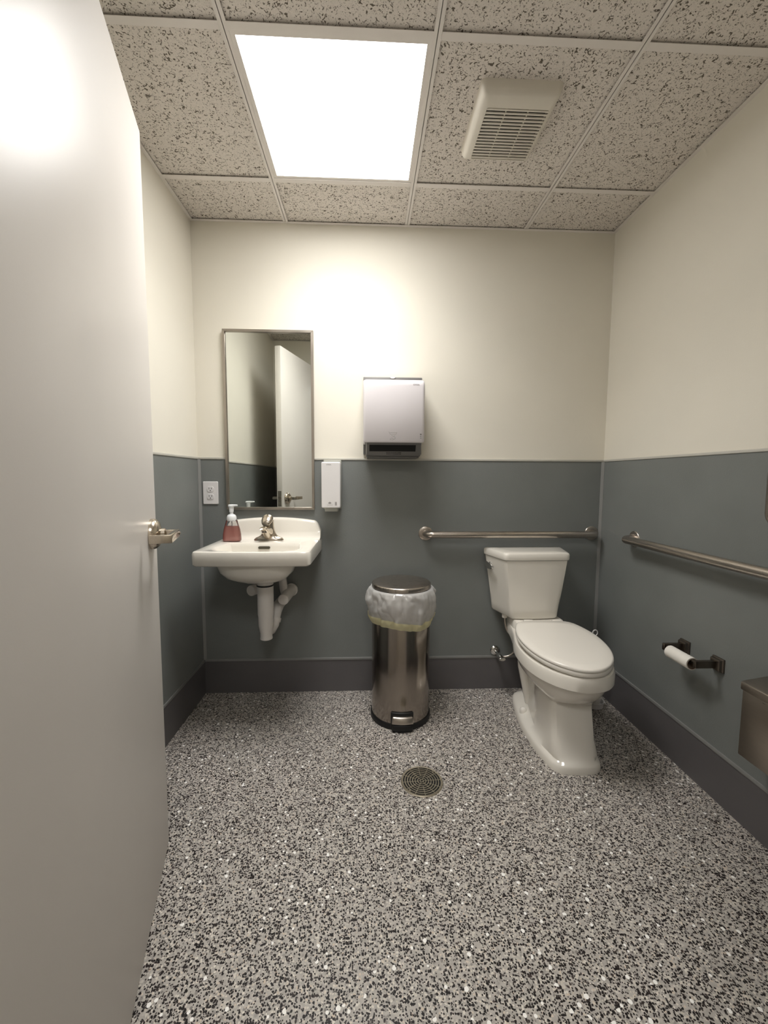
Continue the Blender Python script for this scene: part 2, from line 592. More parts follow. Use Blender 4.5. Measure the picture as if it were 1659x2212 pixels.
# cap strips along the top of the wainscot, corner strips
CT = 0.008
z0, z1 = WAINSCOT - 0.009, WAINSCOT + 0.002
build('trim_1', G().box(0, R, -CT, 0, z0, z1), 'cap', kind='structure', bevel=0.002)
build('trim_2', G().box(0, CT, FRONT, -CT, z0, z1), 'cap', kind='structure', bevel=0.002)
build('trim_3', G().box(R - CT, R, FRONT, -CT, z0, z1), 'cap', kind='structure', bevel=0.002)
build('trim_4', G().box(CT, OX0 - 0.05, FRONT, FRONT + CT, z0, z1), 'cap', kind='structure', bevel=0.002)
build('trim_5', G().box(OX1 + 0.05, R - CT, FRONT, FRONT + CT, z0, z1), 'cap', kind='structure', bevel=0.002)
def corner(name, x, y, sx, sy):
    pts = [(0, 0), (0.016, 0), (0.016, 0.006), (0.006, 0.016), (0, 0.016)]
    build(name, G().prism([(x + sx * a, y + sy * b) for a, b in pts], BASE_H, WAINSCOT - 0.009), 'trim', kind='structure')
corner('trim_6', 0, 0, 1, -1)
corner('trim_7', R, 0, -1, -1)
corner('trim_8', 0, FRONT, 1, 1)
corner('trim_9', R, FRONT, -1, 1)

# ceiling: board above, lay-in tiles on an exposed grid
ce = build('ceiling', G().box(-0.9, 3.3, -3.6, T, 2.56, 2.62), 'slab', kind='structure')
TW = 0.012               # half width of a tee
cols = [0.0, GX, GX + GRID, GX + 2 * GRID, R]
rows = [0.0, -GY, -GY - GRID, -GY - 2 * GRID, FRONT]
random.seed(4)
def tile(x0, x1, y0, y1):
    g = G().box(x0 + 0.003, x1 - 0.003, y0 + 0.003, y1 - 0.003, CEIL + 0.006, CEIL + 0.02)
    build('ceiling_tile', g, 'tile', ce)
for i in range(4):
    for j in range(4):
        if (i, j) == (1, 1):
            continue                     # the light panel lies here
        tile(cols[i], cols[i + 1], rows[j + 1], rows[j])
for x in cols[1:-1]:
    build('main_tee', G().box(x - TW, x + TW, FRONT, 0, CEIL, CEIL + 0.0015).box(x - 0.001, x + 0.001, FRONT, 0, CEIL, CEIL + 0.038), 'tee', ce)
for y in rows[1:-1]:
    for i in range(4):
        a = cols[i] + (TW if i else 0)
        b = cols[i + 1] - (TW if i < 3 else 0)
        build('cross_tee', G().box(a, b, y - TW, y + TW, CEIL - 0.0008, CEIL + 0.0007).box(a, b, y - 0.001, y + 0.001, CEIL, CEIL + 0.038), 'tee', ce)
AW = 0.016
for nm, bx in (('a', (0, R, -AW, 0)), ('b', (0, AW, FRONT, -AW)), ('c', (R - AW, R, FRONT, -AW)), ('d', (AW, R - AW, FRONT, FRONT + AW))):
    build('wall_angle', G().box(*bx, CEIL - 0.0005, CEIL + 0.001), 'tee', ce)
# plain hallway ceiling
build('ceiling_hall', G().box(-0.9, 3.3, -3.6, FRONT - 0.12, CEIL + 0.05, CEIL + 0.08), 'hall', kind='structure')

# ------------------------------------------------------------------ ceiling light panel
lp = empty('ceiling_light_panel', (GX + GRID / 2, -GY - GRID / 2, CEIL), label='square lit white panel light set in the ceiling grid', cat='ceiling light')
X0, X1, Y0, Y1 = GX + TW - 0.004, GX + GRID - TW + 0.004, -GY - GRID + TW - 0.004, -GY - TW + 0.004
fw_ = 0.018
fr = G()
for b in ((X0, X1, Y0, Y0 + fw_), (X0, X1, Y1 - fw_, Y1), (X0, X0 + fw_, Y0 + fw_, Y1 - fw_), (X1 - fw_, X1, Y0 + fw_, Y1 - fw_)):
    fr.box(*b, CEIL + 0.0016, CEIL + 0.03)
build('light_frame', fr, 'tee', lp)
build('diffuser', G().box(X0 + fw_, X1 - fw_, Y0 + fw_, Y1 - fw_, CEIL + 0.005, CEIL + 0.012), 'panel', lp, label='glowing white diffuser sheet')
def panel_lamp(parent, x0, x1, y0, y1, z, watts):
    ld = bpy.data.lights.new('panel_lamp', 'AREA')
    ld.shape = 'RECTANGLE'
    ld.size, ld.size_y = x1 - x0, y1 - y0
    ld.energy = watts
    ld.spread = math.radians(PANEL_SPREAD)
    ld.color = (1.0, 0.985, 0.96)
    lo_ = bpy.data.objects.new('panel_lamp', ld)
    COL.objects.link(lo_)
    lo_.parent = parent
    lo_.location = WM[parent].inverted() @ Vector(((x0 + x1) / 2, (y0 + y1) / 2, z))
panel_lamp(lp, X0 + fw_, X1 - fw_, Y0 + fw_, Y1 - fw_, CEIL + 0.004, PANEL_WATTS)
# the matching fixture in the hallway the camera stands in
HX0, HX1, HY0, HY1 = 0.62, 1.19, -3.02, -2.45
hp_ = empty('ceiling_light_panel', ((HX0 + HX1) / 2, (HY0 + HY1) / 2, CEIL + 0.05), label='square panel light in the hallway ceiling outside the doorway', cat='ceiling light')
fr = G()
for b in ((HX0 - 0.02, HX1 + 0.02, HY0 - 0.02, HY0), (HX0 - 0.02, HX1 + 0.02, HY1, HY1 + 0.02), (HX0 - 0.02, HX0, HY0, HY1), (HX1, HX1 + 0.02, HY0, HY1)):
    fr.box(*b, CEIL + 0.035, CEIL + 0.05)
build('light_frame', fr, 'tee', hp_)
build('diffuser', G().box(HX0, HX1, HY0, HY1, CEIL + 0.042, CEIL + 0.05), 'hallpanel', hp_)

# ------------------------------------------------------------------ extractor vent
VX0, VX1, VY0, VY1 = 1.2505, 1.5145, -0.786, -0.487
vx, vy = (VX0 + VX1) / 2, (VY0 + VY1) / 2
ve = empty('exhaust_vent', (vx, vy, CEIL), label='white plastic extractor fan grille with slats in a ceiling tile', cat='vent')
SX0, SX1, SY0, SY1 = 1.2835, 1.4955, -0.7275, -0.5055
def vloop(x0, x1, y0, y1, r, z):
    return [Vector(((x0 + x1) / 2 + a, (y0 + y1) / 2 + b, z)) for a, b in rrect(x1 - x0, y1 - y0, r, 5)]
g = G().loft([vloop(VX0 - 0.004, VX1 + 0.004, VY0 - 0.004, VY1 + 0.004, 0.016, CEIL + 0.006), vloop(VX0, VX1, VY0, VY1, 0.014, CEIL - 0.014),
              vloop(VX0 + 0.006, VX1 - 0.006, VY0 + 0.006, VY1 - 0.006, 0.012, CEIL - 0.025),
              vloop(VX0 + 0.016, VX1 - 0.016, VY0 + 0.016, VY1 - 0.016, 0.010, CEIL - 0.030),
              vloop(SX0, SX1, SY0, SY1, 0.006, CEIL - 0.031), vloop(SX0, SX1, SY0, SY1, 0.006, CEIL - 0.012)], False, False)
build('vent_frame', g, 'vent', ve, smooth=50)
build('vent_cavity', G().box(SX0 - 0.004, SX1 + 0.004, SY0 - 0.004, SY1 + 0.004, CEIL - 0.0125, CEIL - 0.0105), 'dark', ve)
NS = 16
pit = (SY1 - SY0) / NS
sl = None
for i in range(NS):
    y = SY0 + pit * (i + 0.5)
    if sl is None:
        sl = build('slat', G().box(SX0, SX1, y - pit * 0.25, y + pit * 0.25, CEIL - 0.0315, CEIL - 0.0265), 'vent', ve, bevel=0.0012, segs=1)
        y_first = y
    else:
        share(sl, 'slat', ve, (0, y - y_first, 0))
for fx in (0.32, 0.68):
    x = SX0 + (SX1 - SX0) * fx
    build('rib', G().box(x - 0.0015, x + 0.0015, SY0, SY1, CEIL - 0.0295, CEIL - 0.024), 'vent', ve)

# ------------------------------------------------------------------ door (open into the room) and its frame
DE = Vector((0.2485, -0.945, 0))            # free edge of the visible face
DD = Vector((0.278, -0.961, 0)).normalized()  # from the free edge towards the hinges
DN = Vector((0.961, 0.278, 0)).normalized()   # out of the visible face
DW, DT, DZ0, DZ1 = 0.914, 0.045, 0.012, 2.134
def dp(a, o, z):
    return DE + DD * a + DN * o + Vector((0, 0, z))
door = empty('door_1', dp(DW, -DT / 2, 0), kind='structure', label='grey painted steel door standing open at the left')
g = G().add([dp(a, o, z) for z in (DZ0, DZ1) for o in (-DT, 0) for a in (0, DW)],
            [(0, 2, 3, 1), (4, 5, 7, 6), (0, 1, 5, 4), (2, 6, 7, 3), (0, 4, 6, 2), (1, 3, 7, 5)])
build('door_leaf', g, 'door', door, bevel=0.002)
HZ, HA = 1.015, 0.070
build('latch_plate', G().add([dp(-0.0012, o, z) for z in (HZ - 0.058, HZ + 0.058) for o in (-0.036, -0.009)] +
                             [dp(0.001, o, z) for z in (HZ - 0.058, HZ + 0.058) for o in (-0.036, -0.009)],
                             [(0, 1, 3, 2), (4, 6, 7, 5), (0, 4, 5, 1), (2, 3, 7, 6), (0, 2, 6, 4), (1, 5, 7, 3)]), 'nickel', door)
build('latch_bolt', G().add([dp(a, o, z) for z in (HZ - 0.012, HZ + 0.012) for a, o in ((0, -0.030), (0, -0.015), (-0.011, -0.017), (-0.005, -0.030))],
                            [(3, 2, 1, 0), (4, 5, 6, 7), (0, 1, 5, 4), (1, 2, 6, 5), (2, 3, 7, 6), (3, 0, 4, 7)]), 'steel', door)
def lever(side):
    o0 = 0.0 if side > 0 else -DT
    def q(a, o, z):
        return dp(a, o0 + side * o, z)
    rose = build('handle_rose', G().lathe([(0.0435, 0), (0.0435, 0.008), (0.041, 0.014), (0.034, 0.021), (0.022, 0.024), (0.015, 0.026), (0.015, 0.036)],
                 q(HA, 0, HZ), DN * side, 48), 'nickel', door, smooth=35, label='round satin nickel rose with a return lever')
    # square-section lever: out from the rose, along the door, and back towards it
    path = [(HA, 0.030), (HA, 0.066), (HA + 0.118, 0.066), (HA + 0.118, 0.020)]
    hw, hh = 0.0065, 0.011
    half = 0.0065
    outer = [(HA - half, 0.028), (HA - half, 0.066 + half), (HA + 0.118 + half, 0.066 + half), (HA + 0.118 + half, 0.018)]
    inner = [(HA + 0.118 - half, 0.018), (HA + 0.118 - half, 0.066 - half), (HA + half, 0.066 - half), (HA + half, 0.028)]
    poly = outer + inner
    build('lever', G().loft([[q(a, o, z) for a, o in poly] for z in (HZ - hh, HZ + hh)]), 'nickel', rose, bevel=0.002)
    build('thumb_turn', G().lathe([(0.0045, 0.0), (0.0045, 0.003)], q(HA, 0.0725, HZ), DN * side, 16), 'steel', rose)
lever(1)
lever(-1)
for hz in (0.25, 1.08, 1.90):
    build('hinge', G().tube([dp(DW + 0.006, -DT - 0.004, hz - 0.055), dp(DW + 0.006, -DT - 0.004, hz + 0.055)], 0.007, 14), 'steel', door, smooth=40)
# hollow metal frame round the doorway
fr = G()
for a, b in ((OX0 - 0.045, OX0), (OX1, OX1 + 0.045)):
    fr.box(a, b, FRONT - 0.135, FRONT + 0.012, 0, OZ)
fr.box(OX0 - 0.045, OX1 + 0.045, FRONT - 0.135, FRONT + 0.012, OZ, OZ + 0.045)
build('trim_10', fr, 'door', kind='structure')

# ------------------------------------------------------------------ mirror
mx0, mx1, mz0, mz1 = 0.1485, 0.6060, 1.007, 1.9235
mi = empty('wall_mirror', ((mx0 + mx1) / 2, 0, mz0), label='tall framed mirror on the back wall above the sink', cat='mirror')
MF, MD = 0.0125, 0.022
rails = (((mx0, mz0), (mx1, mz0), (mx1 - MF, mz0 + MF), (mx0 + MF, mz0 + MF)),
         ((mx1, mz0), (mx1, mz1), (mx1 - MF, mz1 - MF), (mx1 - MF, mz0 + MF)),
         ((mx1, mz1), (mx0, mz1), (mx0 + MF, mz1 - MF), (mx1 - MF, mz1 - MF)),
         ((mx0, mz1), (mx0, mz0), (mx0 + MF, mz0 + MF), (mx0 + MF, mz1 - MF)))
for q in rails:
    build('frame_rail', G().prism(q, -WT, -MD, lambda a, b, c: (a, c, b)), 'framesteel', mi, bevel=0.0008, segs=1)
build('glass', G().box(mx0 + MF - 0.003, mx1 - MF + 0.003, -MD + 0.010, -WT, mz0 + MF - 0.003, mz1 - MF + 0.003), 'mirror', mi)

# ------------------------------------------------------------------ power outlet
ou = empty('power_outlet', (0.064, 0, 1.034), label='white duplex power outlet on the grey wainscot left of the mirror', cat='outlet')
build('cover_plate', G().loft([[Vector((0.064 + a * s, y, 1.0935 + b * s)) for a, b in rrect(0.0775, 0.119, 0.004, 4)] for s, y in ((1, -WT), (1, -WT - 0.003), (0.96, -WT - 0.006))]), 'white', ou, smooth=30)
for dz in (0.0195, -0.0195):
    zc = 1.0935 + dz
    poly = [(0.0172 * math.cos(t), max(-0.0135, min(0.0135, 0.0172 * math.sin(t)))) for t in [2 * math.pi * i / 32 for i in range(32)]]
    rc = build('socket', G().loft([[Vector((0.064 + a * s, y, zc + b * s)) for a, b in poly] for s, y in ((1.07, -WT - 0.0055), (1.07, -WT - 0.0064), (1.0, -WT - 0.0085))]), 'white', ou, smooth=30)
    for sx, sw, sh in ((-0.0064, 0.0024, 0.0095), (0.0064, 0.0024, 0.0078)):
        build('slot', G().box(0.064 + sx - sw / 2, 0.064 + sx + sw / 2, -WT - 0.0089, -WT - 0.008, zc + 0.0035 - sh / 2, zc + 0.0035 + sh / 2), 'dark', rc)
    build('ground_hole', G().lathe([(0.0026, 0), (0.0026, 0.0009)], (0.064, -WT - 0.008, zc - 0.0075), (0, -1, 0), 14), 'dark', rc)
build('screw', G().lathe([(0.003, 0), (0.0026, 0.001)], (0.064, -WT - 0.006, 1.0935), (0, -1, 0), 14), 'white', ou)

# ------------------------------------------------------------------ paper towel dispenser
tcx = 1.0105
td = empty('towel_dispenser', (tcx, 0, 1.285), label='white paper towel dispenser on the back wall above the bin', cat='dispenser')
build('back_plate', G().box(tcx - 0.148, tcx + 0.158, -0.02, 0, 1.30, 1.6965), 'greyplastic', td, bevel=0.003)
prof = [(-0.012, 1.684), (-0.185, 1.645), (-0.207, 1.640), (-0.216, 1.628), (-0.219, 1.612), (-0.221, 1.352), (-0.217, 1.345), (-0.012, 1.345)]
def cover_loop(x, inset):
    cy = -0.11
    cz = 1.50
    return [Vector((x, cy + (y - cy) * (1 - inset), cz + (z - cz) * (1 - inset * 0.5))) for y, z in prof]
hw = 0.1465
xs = [(-hw, 0.10), (-hw + 0.002, 0.055), (-hw + 0.007, 0.02), (-hw + 0.014, 0.0), (hw - 0.014, 0.0), (hw - 0.007, 0.02), (hw - 0.002, 0.055), (hw, 0.10)]
cv = build('front_cover', G().loft([cover_loop(tcx + x, i) for x, i in xs]), 'whitegloss', td, smooth=35)
# chin below the cover with the towel slot
chin = [(-0.02, 1.345), (-0.205, 1.345), (-0.2, 1.338), (-0.168, 1.289), (-0.158, 1.283), (-0.02, 1.283)]
def chin_loop(x, s):
    return [Vector((x, -0.02 + (y + 0.02) * s, 1.345 + (z - 1.345) * s)) for y, z in chin]
build('chin', G().loft([chin_loop(tcx - 0.134, 0.93), chin_loop(tcx - 0.131, 0.98), chin_loop(tcx - 0.124, 1), chin_loop(tcx + 0.126, 1), chin_loop(tcx + 0.133, 0.98), chin_loop(tcx + 0.136, 0.93)]), 'greyplastic', td, smooth=35)
# points on the sloping chin face
c0, c1 = Vector((0, -0.2, 1.338)), Vector((0, -0.168, 1.289))
cn = Vector((0, -(1.338 - 1.289), -(0.2 - 0.168))).normalized()
def chinp(x, t, o):
    p = c0.lerp(c1, t) + cn * o
    return Vector((x, p.y, p.z))
build('towel_slot', G().add([chinp(x, t, o) for o in (-0.004, 0.0006) for t in (0.06, 0.66) for x in (tcx - 0.117, tcx + 0.108)],
                            [(0, 1, 3, 2), (4, 6, 7, 5), (0, 4, 5, 1), (2, 3, 7, 6), (0, 2, 6, 4), (1, 5, 7, 3)]), 'dark', td, label='black towel slot')
# blurred two-line imprint under the slot
g = G()
random.seed(3)
for t0, t1, x0, x1 in ((0.73, 0.82, -0.035, 0.035), (0.87, 0.95, -0.033, 0.037)):
    x = x0
    while x < x1:
        w = random.uniform(0.0025, 0.005)
        n = len(g.v)
        g.add([chinp(tcx + x, t0, 0.0006), chinp(tcx + x + w, t0, 0.0006), chinp(tcx + x + w, t1, 0.0006), chinp(tcx + x, t1, 0.0006)], [(0, 1, 2, 3)])
        x += w + random.uniform(0.0012, 0.0028)
build('imprint', g, 'black', td)
build('lower_lip', G().box(tcx - 0.128, tcx + 0.128, -0.150, -0.004, 1.276, 1.283), 'greyplastic', td, bevel=0.002)
yf = -0.2212
build('brand_print', text_geo('cintas.', 0.013, lambda a, b: Vector((1.116 + a, -0.2195, 1.6175 + b))), 'ink', td)
# line drawing of a towel being pulled, and a small bar mark
def line_geo(g, pts, w, y):
    for (a, b), (c, d) in zip(pts[:-1], pts[1:]):
        dx, dz = c - a, d - b
        L = math.hypot(dx, dz)
        nx, nz = -dz / L * w / 2, dx / L * w / 2
        g.add([(a + nx, y, b + nz), (a - nx, y, b - nz), (c - nx, y, d - nz), (c + nx, y, d + nz)], [(0, 1, 2, 3)])
    return g
g = G()
ix, iz = 1.006, 1.376
S = 0.00125
for pl_ in ([(-16, 16), (-11, 6), (11, 6), (15, 14)], [(-12, 12), (13, 12)],
            [(-7, 2), (-2, 0), (2, -2), (6, 1), (8, -1)], [(2, -3), (7, -5), (9, -8), (5, -12)],
            [(-12, -14), (-8, -9), (-3, -8), (1, -12), (-1, -16), (-10, -15), (-12, -14)], [(1, -12), (5, -13), (9, -8)]):
    line_geo(g, [(ix + a * S, iz + b * S) for a, b in pl_], 0.0012, yf)
build('pull_drawing', g, 'inklight', td)
g = G()
for i, (h, w) in enumerate(((4.2, 8), (1.2, 8), (2.2, 7), (1.2, 8), (2.0, 8))):
    z = 1.387 - i * 0.0052
    g.box(1.1345, 1.1345 + w * 0.001, yf, yf + 0.0002, z - h * 0.0009, z)
build('bar_mark', g, 'ink', td)
build('lock_tab', G().prism([(-0.016, 0.0), (0.016, 0.0), (0.007, -0.007), (-0.007, -0.007)], 0, 0.002, lambda a, b, c: (tcx + 0.004 + a, -0.021 - c, 1.697 + b)), 'white', td)

# ------------------------------------------------------------------ wall soap dispenser
sd = empty('soap_dispenser', (0.70, 0, 1.005), label='narrow white wall soap dispenser between mirror and towel dispenser', cat='dispenser')
build('back_plate', G().box(0.655, 0.748, -0.03, 0, 1.012, 1.268), 'palegrey', sd, bevel=0.004)
def sloop(y, gx, gz):
    return [Vector((0.6992 + a, y, 1.1385 + b)) for a, b in rrect(0.0965 - gx, 0.233 - gz, 0.006, 4)]
build('front_cover', G().loft([sloop(-0.026, 0.002, 0.0), sloop(-0.094, 0.0, 0.0), sloop(-0.099, 0.002, 0.003), sloop(-0.1015, 0.008, 0.009)]), 'white', sd, smooth=30)
build('nozzle', G().loft([[Vector((0.6995 + a, -0.058 + b, z)) for a, b in rrect(w, d, 0.006, 4)] for w, d, z in ((0.068, 0.056, 1.024), (0.068, 0.056, 1.010), (0.064, 0.050, 1.003))]), 'palegrey', sd, smooth=40)
ysd = -0.1018
build('brand_print', text_geo('cintas.', 0.0105, lambda a, b: Vector((0.690 + a, ysd, 1.2425 + b))), 'ink', sd)
g = G()
g.add([(0.6935 + a * 0.001, ysd, 1.048 + b * 0.001) for a, b in ((-9, -1), (-5, 3), (0, 6), (4, 4), (9, -1), (4, -4), (0, -5), (-5, -3.5))], [tuple(range(8))])
build('foam_symbol', g, 'inklight', sd)
g = G()
x = 0.6795
random.seed(8)
while x < 0.7065:
    w = random.uniform(0.0012, 0.0026)
    g.add([(x, ysd, 1.0362), (x + w, ysd, 1.0362), (x + w, ysd, 1.0385), (x, ysd, 1.0385)], [(0, 1, 2, 3)])
    x += w + 0.0008
build('imprint', g, 'inklight', sd)
g = G()
for i in range(6):
    z = 1.053 - i * 0.0031
    g.add([(0.7195, ysd, z), (0.729, ysd, z), (0.729, ysd, z - 0.0022), (0.7195, ysd, z - 0.0022)], [(0, 1, 2, 3)])
build('bar_mark', g, 'inklight', sd)

# ------------------------------------------------------------------ sink
SKX = 0.3875
SW, SDp = 0.5055, 0.452            # width, depth
SZ = 0.861                         # ledge height
sk = empty('wall_sink', (SKX, 0, 0.40), label='white wall-hung china sink with backsplash below the mirror', cat='sink')
def sk_outline(w, y0, y1, bow, r, n=5):
    """plan outline with rounded front corners and bowed front, counter-clockwise from back left"""
    h = w / 2
    pts = []
    pts.append((-h, y0))
    for i in range(1, 9):
        pts.append((-h, y0 + (y1 + r - y0) * i / 9))
    for i in range(n + 1):
        a = math.pi + (math.pi / 2) * i / n
        pts.append((-h + r + r * math.cos(a), y1 + r + r * math.sin(a)))
    m = 14
    for i in range(1, m):
        x = -h + r + (w - 2 * r) * i / m
        pts.append((x, y1 - bow * (1 - (x / (h - r)) ** 2)))
    for i in range(n + 1):
        a = -math.pi / 2 + (math.pi / 2) * i / n
        pts.append((h - r + r * math.cos(a), y1 + r + r * math.sin(a)))
    for i in range(8, -1, -1):
        pts.append((h, y0 + (y1 + r - y0) * i / 9))
    for i in range(1, 12):
        pts.append((h - w * i / 12, y0))
    return pts
def sk_loop(o, z, slope=0.0):
    return [Vector((SKX + a, b, z + slope * (b + SDp) / SDp)) for a, b in o]
NB = len(sk_outline(1, 0, -1, 0, .1))
back = -0.003
def basin_out(wb_, wf_, y0, y1, r):
    """basin opening: trapezoid with clipped corners, matched point count"""
    poly = [(-wb_ / 2, y0), (-wf_ / 2, y1 + 0.05), (-wf_ / 2 + 0.07, y1 + 0.004), (0, y1 - 0.008), (wf_ / 2 - 0.07, y1 + 0.004), (wf_ / 2, y1 + 0.05), (wb_ / 2, y0)]
    body = resample(chaikin(poly, 1), NB - 11)
    return body + [(wb_ / 2 - wb_ * i / 12, y0) for i in range(1, 12)]
o_top = sk_outline(SW, back, -SDp, 0.010, 0.022)
o_in1 = sk_outline(SW - 0.008, back, -SDp + 0.004, 0.010, 0.020)
o_in2 = sk_outline(SW - 0.022, back, -SDp + 0.011, 0.010, 0.018)
bo = basin_out(0.335, 0.40, -0.196, -0.432, 0.03)
def shrink(o, cx, cy, sx, sy):
    return [(cx + (a - cx) * sx, cy + (b - cy) * sy) for a, b in o]
bc = (0.0, -0.30)
LB = 0.066                          # height of the front apron
under0 = shrink(bo, 0, -0.28, 1.0, 0.99)
zb = SZ - LB
loops = [sk_loop(shrink(bo, 0, -0.265, 0.20, 0.20), 0.688), sk_loop(shrink(bo, 0, -0.27, 0.45, 0.5), 0.697), sk_loop(shrink(bo, 0, -0.27, 0.70, 0.78), 0.722),
         sk_loop(shrink(bo, 0, -0.27, 0.84, 0.93), 0.752), sk_loop(shrink(bo, 0, -0.27, 0.90, 0.99), zb - 0.012), sk_loop(shrink(bo, 0, -0.27, 0.94, 1.02), zb),
         sk_loop(sk_outline(SW - 0.05, back, -SDp + 0.022, 0.010, 0.018), zb - 0.002, -0.008),
         sk_loop(sk_outline(SW - 0.016, back, -SDp + 0.007, 0.010, 0.02), zb + 0.001, -0.010), sk_loop(sk_outline(SW - 0.002, back, -SDp + 0.001, 0.010, 0.022), zb + 0.008, -0.012),
         sk_loop(o_top, SZ - 0.012), sk_loop(o_in1, SZ - 0.003), sk_loop(o_in2, SZ),
         sk_loop(shrink(bo, *bc, 1.03, 1.04), SZ - 0.001), sk_loop(bo, SZ - 0.005), sk_loop(shrink(bo, *bc, 0.965, 0.96), SZ - 0.022),
         sk_loop(shrink(bo, *bc, 0.90, 0.90), SZ - 0.075), sk_loop(shrink(bo, *bc, 0.74, 0.76), SZ - 0.125), sk_loop(shrink(bo, *bc, 0.40, 0.45), SZ - 0.145), sk_loop(shrink(bo, *bc, 0.10, 0.12), SZ - 0.150)]
basin = build('basin', G().loft(loops, True, True), 'china', sk, smooth=42)
# backsplash: arched plate that swells forward to the ledge
BSX, BSW = 0.3925, 0.4935
def splash_top(x):
    u = x / (BSW / 2)
    z = 0.968 - 0.022 * u * u
    e = abs(u)
    if e > 0.86:
        k = (e - 0.86) / 0.14
        z -= 0.075 * (1 - math.sqrt(max(0, 1 - k * k)))
    return z
loops = []
NX = 60
for i in range(NX + 1):
    x = -BSW / 2 + BSW * i / NX
    zt = splash_top(x)
    zb_ = SZ - 0.03
    lp_ = [(-0.003, zb_), (-0.080, zb_), (-0.080, SZ - 0.0005), (-0.066, SZ + 0.004), (-0.056, SZ + 0.016), (-0.050, SZ + 0.035), (-0.047, max(SZ + 0.036, zt - 0.014)),
           (-0.043, max(SZ + 0.037, zt - 0.005)), (-0.034, max(SZ + 0.038, zt)), (-0.012, max(SZ + 0.038, zt)), (-0.003, max(SZ + 0.037, zt - 0.004))]
    loops.append([Vector((BSX + x, a, b)) for a, b in lp_])
build('backsplash', G().loft(loops), 'china', sk, smooth=50)
# overflow slot in the back wall of the basin
build('overflow_slot', G().loft([[Vector((SKX - 0.003 + a, y, 0.8365 + b)) for a, b in rrect(0.056, 0.0125, 0.006, 6)] for y in (-0.198, -0.2065)]), 'liftdark', basin)
build('drain_plug', G().lathe([(0.022, 0), (0.022, 0.003), (0.015, 0.006), (0.004, 0.008)], (SKX, -0.30, SZ - 0.1495), n=24), 'nickel', sk, smooth=40)

# faucet (part of the sink)
FX, FY = 0.3880, -0.118
def ell(cx, cy, a, b, z, n=32, p=2.0, dz=0.0):
    out = []
    for i in range(n):
        t = 2 * math.pi * i / n
        c, s = math.cos(t), math.sin(t)
        out.append(Vector((cx + a * math.copysign(abs(c) ** (2 / p), c), cy + b * math.copysign(abs(s) ** (2 / p), s), z + dz * s)))
    return out
g = G().loft([ell(FX, FY, .0745, .0265, SZ - .0005, p=2.4), ell(FX, FY, .0735, .0260, SZ + .005, p=2.4), ell(FX, FY, .066, .0240, SZ + .012, p=2.3), ell(FX, FY, .052, .0230, SZ + .0180), ell(FX, FY, .041, .0230, SZ + .025),
              ell(FX, FY, .0345, .0235, SZ + .036), ell(FX - .001, FY - .001, .0300, .0240, SZ + .052), ell(FX - .001, FY - .002, .0275, .0245, SZ + .070),
              ell(FX - .001, FY - .001, .0265, .0240, SZ + .086), ell(FX, FY, .0250, .0230, SZ + .100)])
fa = build('faucet', g, 'nickel', sk, smooth=60, label='satin nickel single-handle faucet')
def spl(c, a, b, tilt, n=28):
    """ellipse facing forward (-y), tilted"""
    out = []
    for i in range(n):
        t = 2 * math.pi * i / n
        u, w = a * math.cos(t), b * math.sin(t)
        out.append(Vector((c[0] + u, c[1] + w * math.sin(tilt), c[2] + w * math.cos(tilt))))
    return out
# short thick spout: a tall throat that flares to an open lip
spo = [spl((FX, FY - .004, SZ + .042), .0270, .040, 0.0), spl((FX - .001, FY - .022, SZ + .042), .0245, .036, 0.06), spl((FX - .003, FY - .038, SZ + .046), .0215, .0290, 0.12),
       spl((FX - .005, FY - .054, SZ + .056), .0200, .0190, 0.25), spl((FX - .006, FY - .068, SZ + .064), .0195, .0125, 0.4), spl((FX - .007, FY - .078, SZ + .0665), .0190, .0105, 0.5),
       spl((FX - .007, FY - .082, SZ + .0665), .0175, .0090, 0.55), spl((FX - .007, FY - .079, SZ + .0665), .0150, .0070, 0.55)]
build('spout', G().loft(spo, True, True), 'nickel', fa, smooth=60)
build('aerator', G().lathe([(0.0125, 0), (0.0125, 0.010), (0.010, 0.011)], (FX - .006, FY - .066, SZ + .056), (0, -0.10, -1), 20), 'steel', fa, smooth=40)
# handle: tall domed cap whose tongue hangs forward
loops = []
for k in range(15):
    t = k / 14
    y = FY + 0.024 - 0.066 * t
    zc = SZ + 0.103 + 0.004 * math.sin(math.pi * t) - 0.030 * max(0, t - 0.5)
    wdt = 0.0275 * (math.sin(math.pi * (0.07 + 0.78 * t)) ** 0.5)
    hgt = 0.0245 * (math.sin(math.pi * (0.06 + 0.84 * t)) ** 0.55)
    loops.append(spl((FX - .001 - 0.004 * t, y, zc), wdt, hgt, 0.1))
build('handle', G().loft(loops), 'nickel', fa, smooth=60)

# covered pipes below the sink
pt = build('drain_cover', G().lathe([(0.045, 0.0), (0.045, 0.014), (0.0395, 0.026), (0.0385, 0.036), (0.0385, 0.19), (0.037, 0.20), (0.0365, 0.205), (0.036, 0.245), (0.031, 0.275), (0.029, 0.282), (0.0285, 0.305), (0.0295, 0.307), (0.0295, 0.314), (0.022, 0.318)],
                                    (0.3905, -0.222, 0.704), (0.004, 0, -1), 32), 'pvc', sk, smooth=35, label='white plastic cover round the drain trap')
build('cover_strap', G().lathe([(0.0392, 0.0), (0.0405, 0.001), (0.0405, 0.007), (0.0392, 0.008)], (0.3905, -0.222, 0.661), (0, 0, -1), 32, False, False), 'black', pt, smooth=35)
build('trap_arm_cover', G().tube([(0.392, -0.210, 0.425), (0.400, -0.170, 0.418), (0.408, -0.145, 0.435), (0.413, -0.132, 0.465), (0.417, -0.118, 0.495), (0.424, -0.085, 0.515), (0.430, -0.005, 0.520)], [0.028, 0.029, 0.030, 0.029, 0.030, 0.028, 0.028], 20), 'pvc', sk, smooth=60)
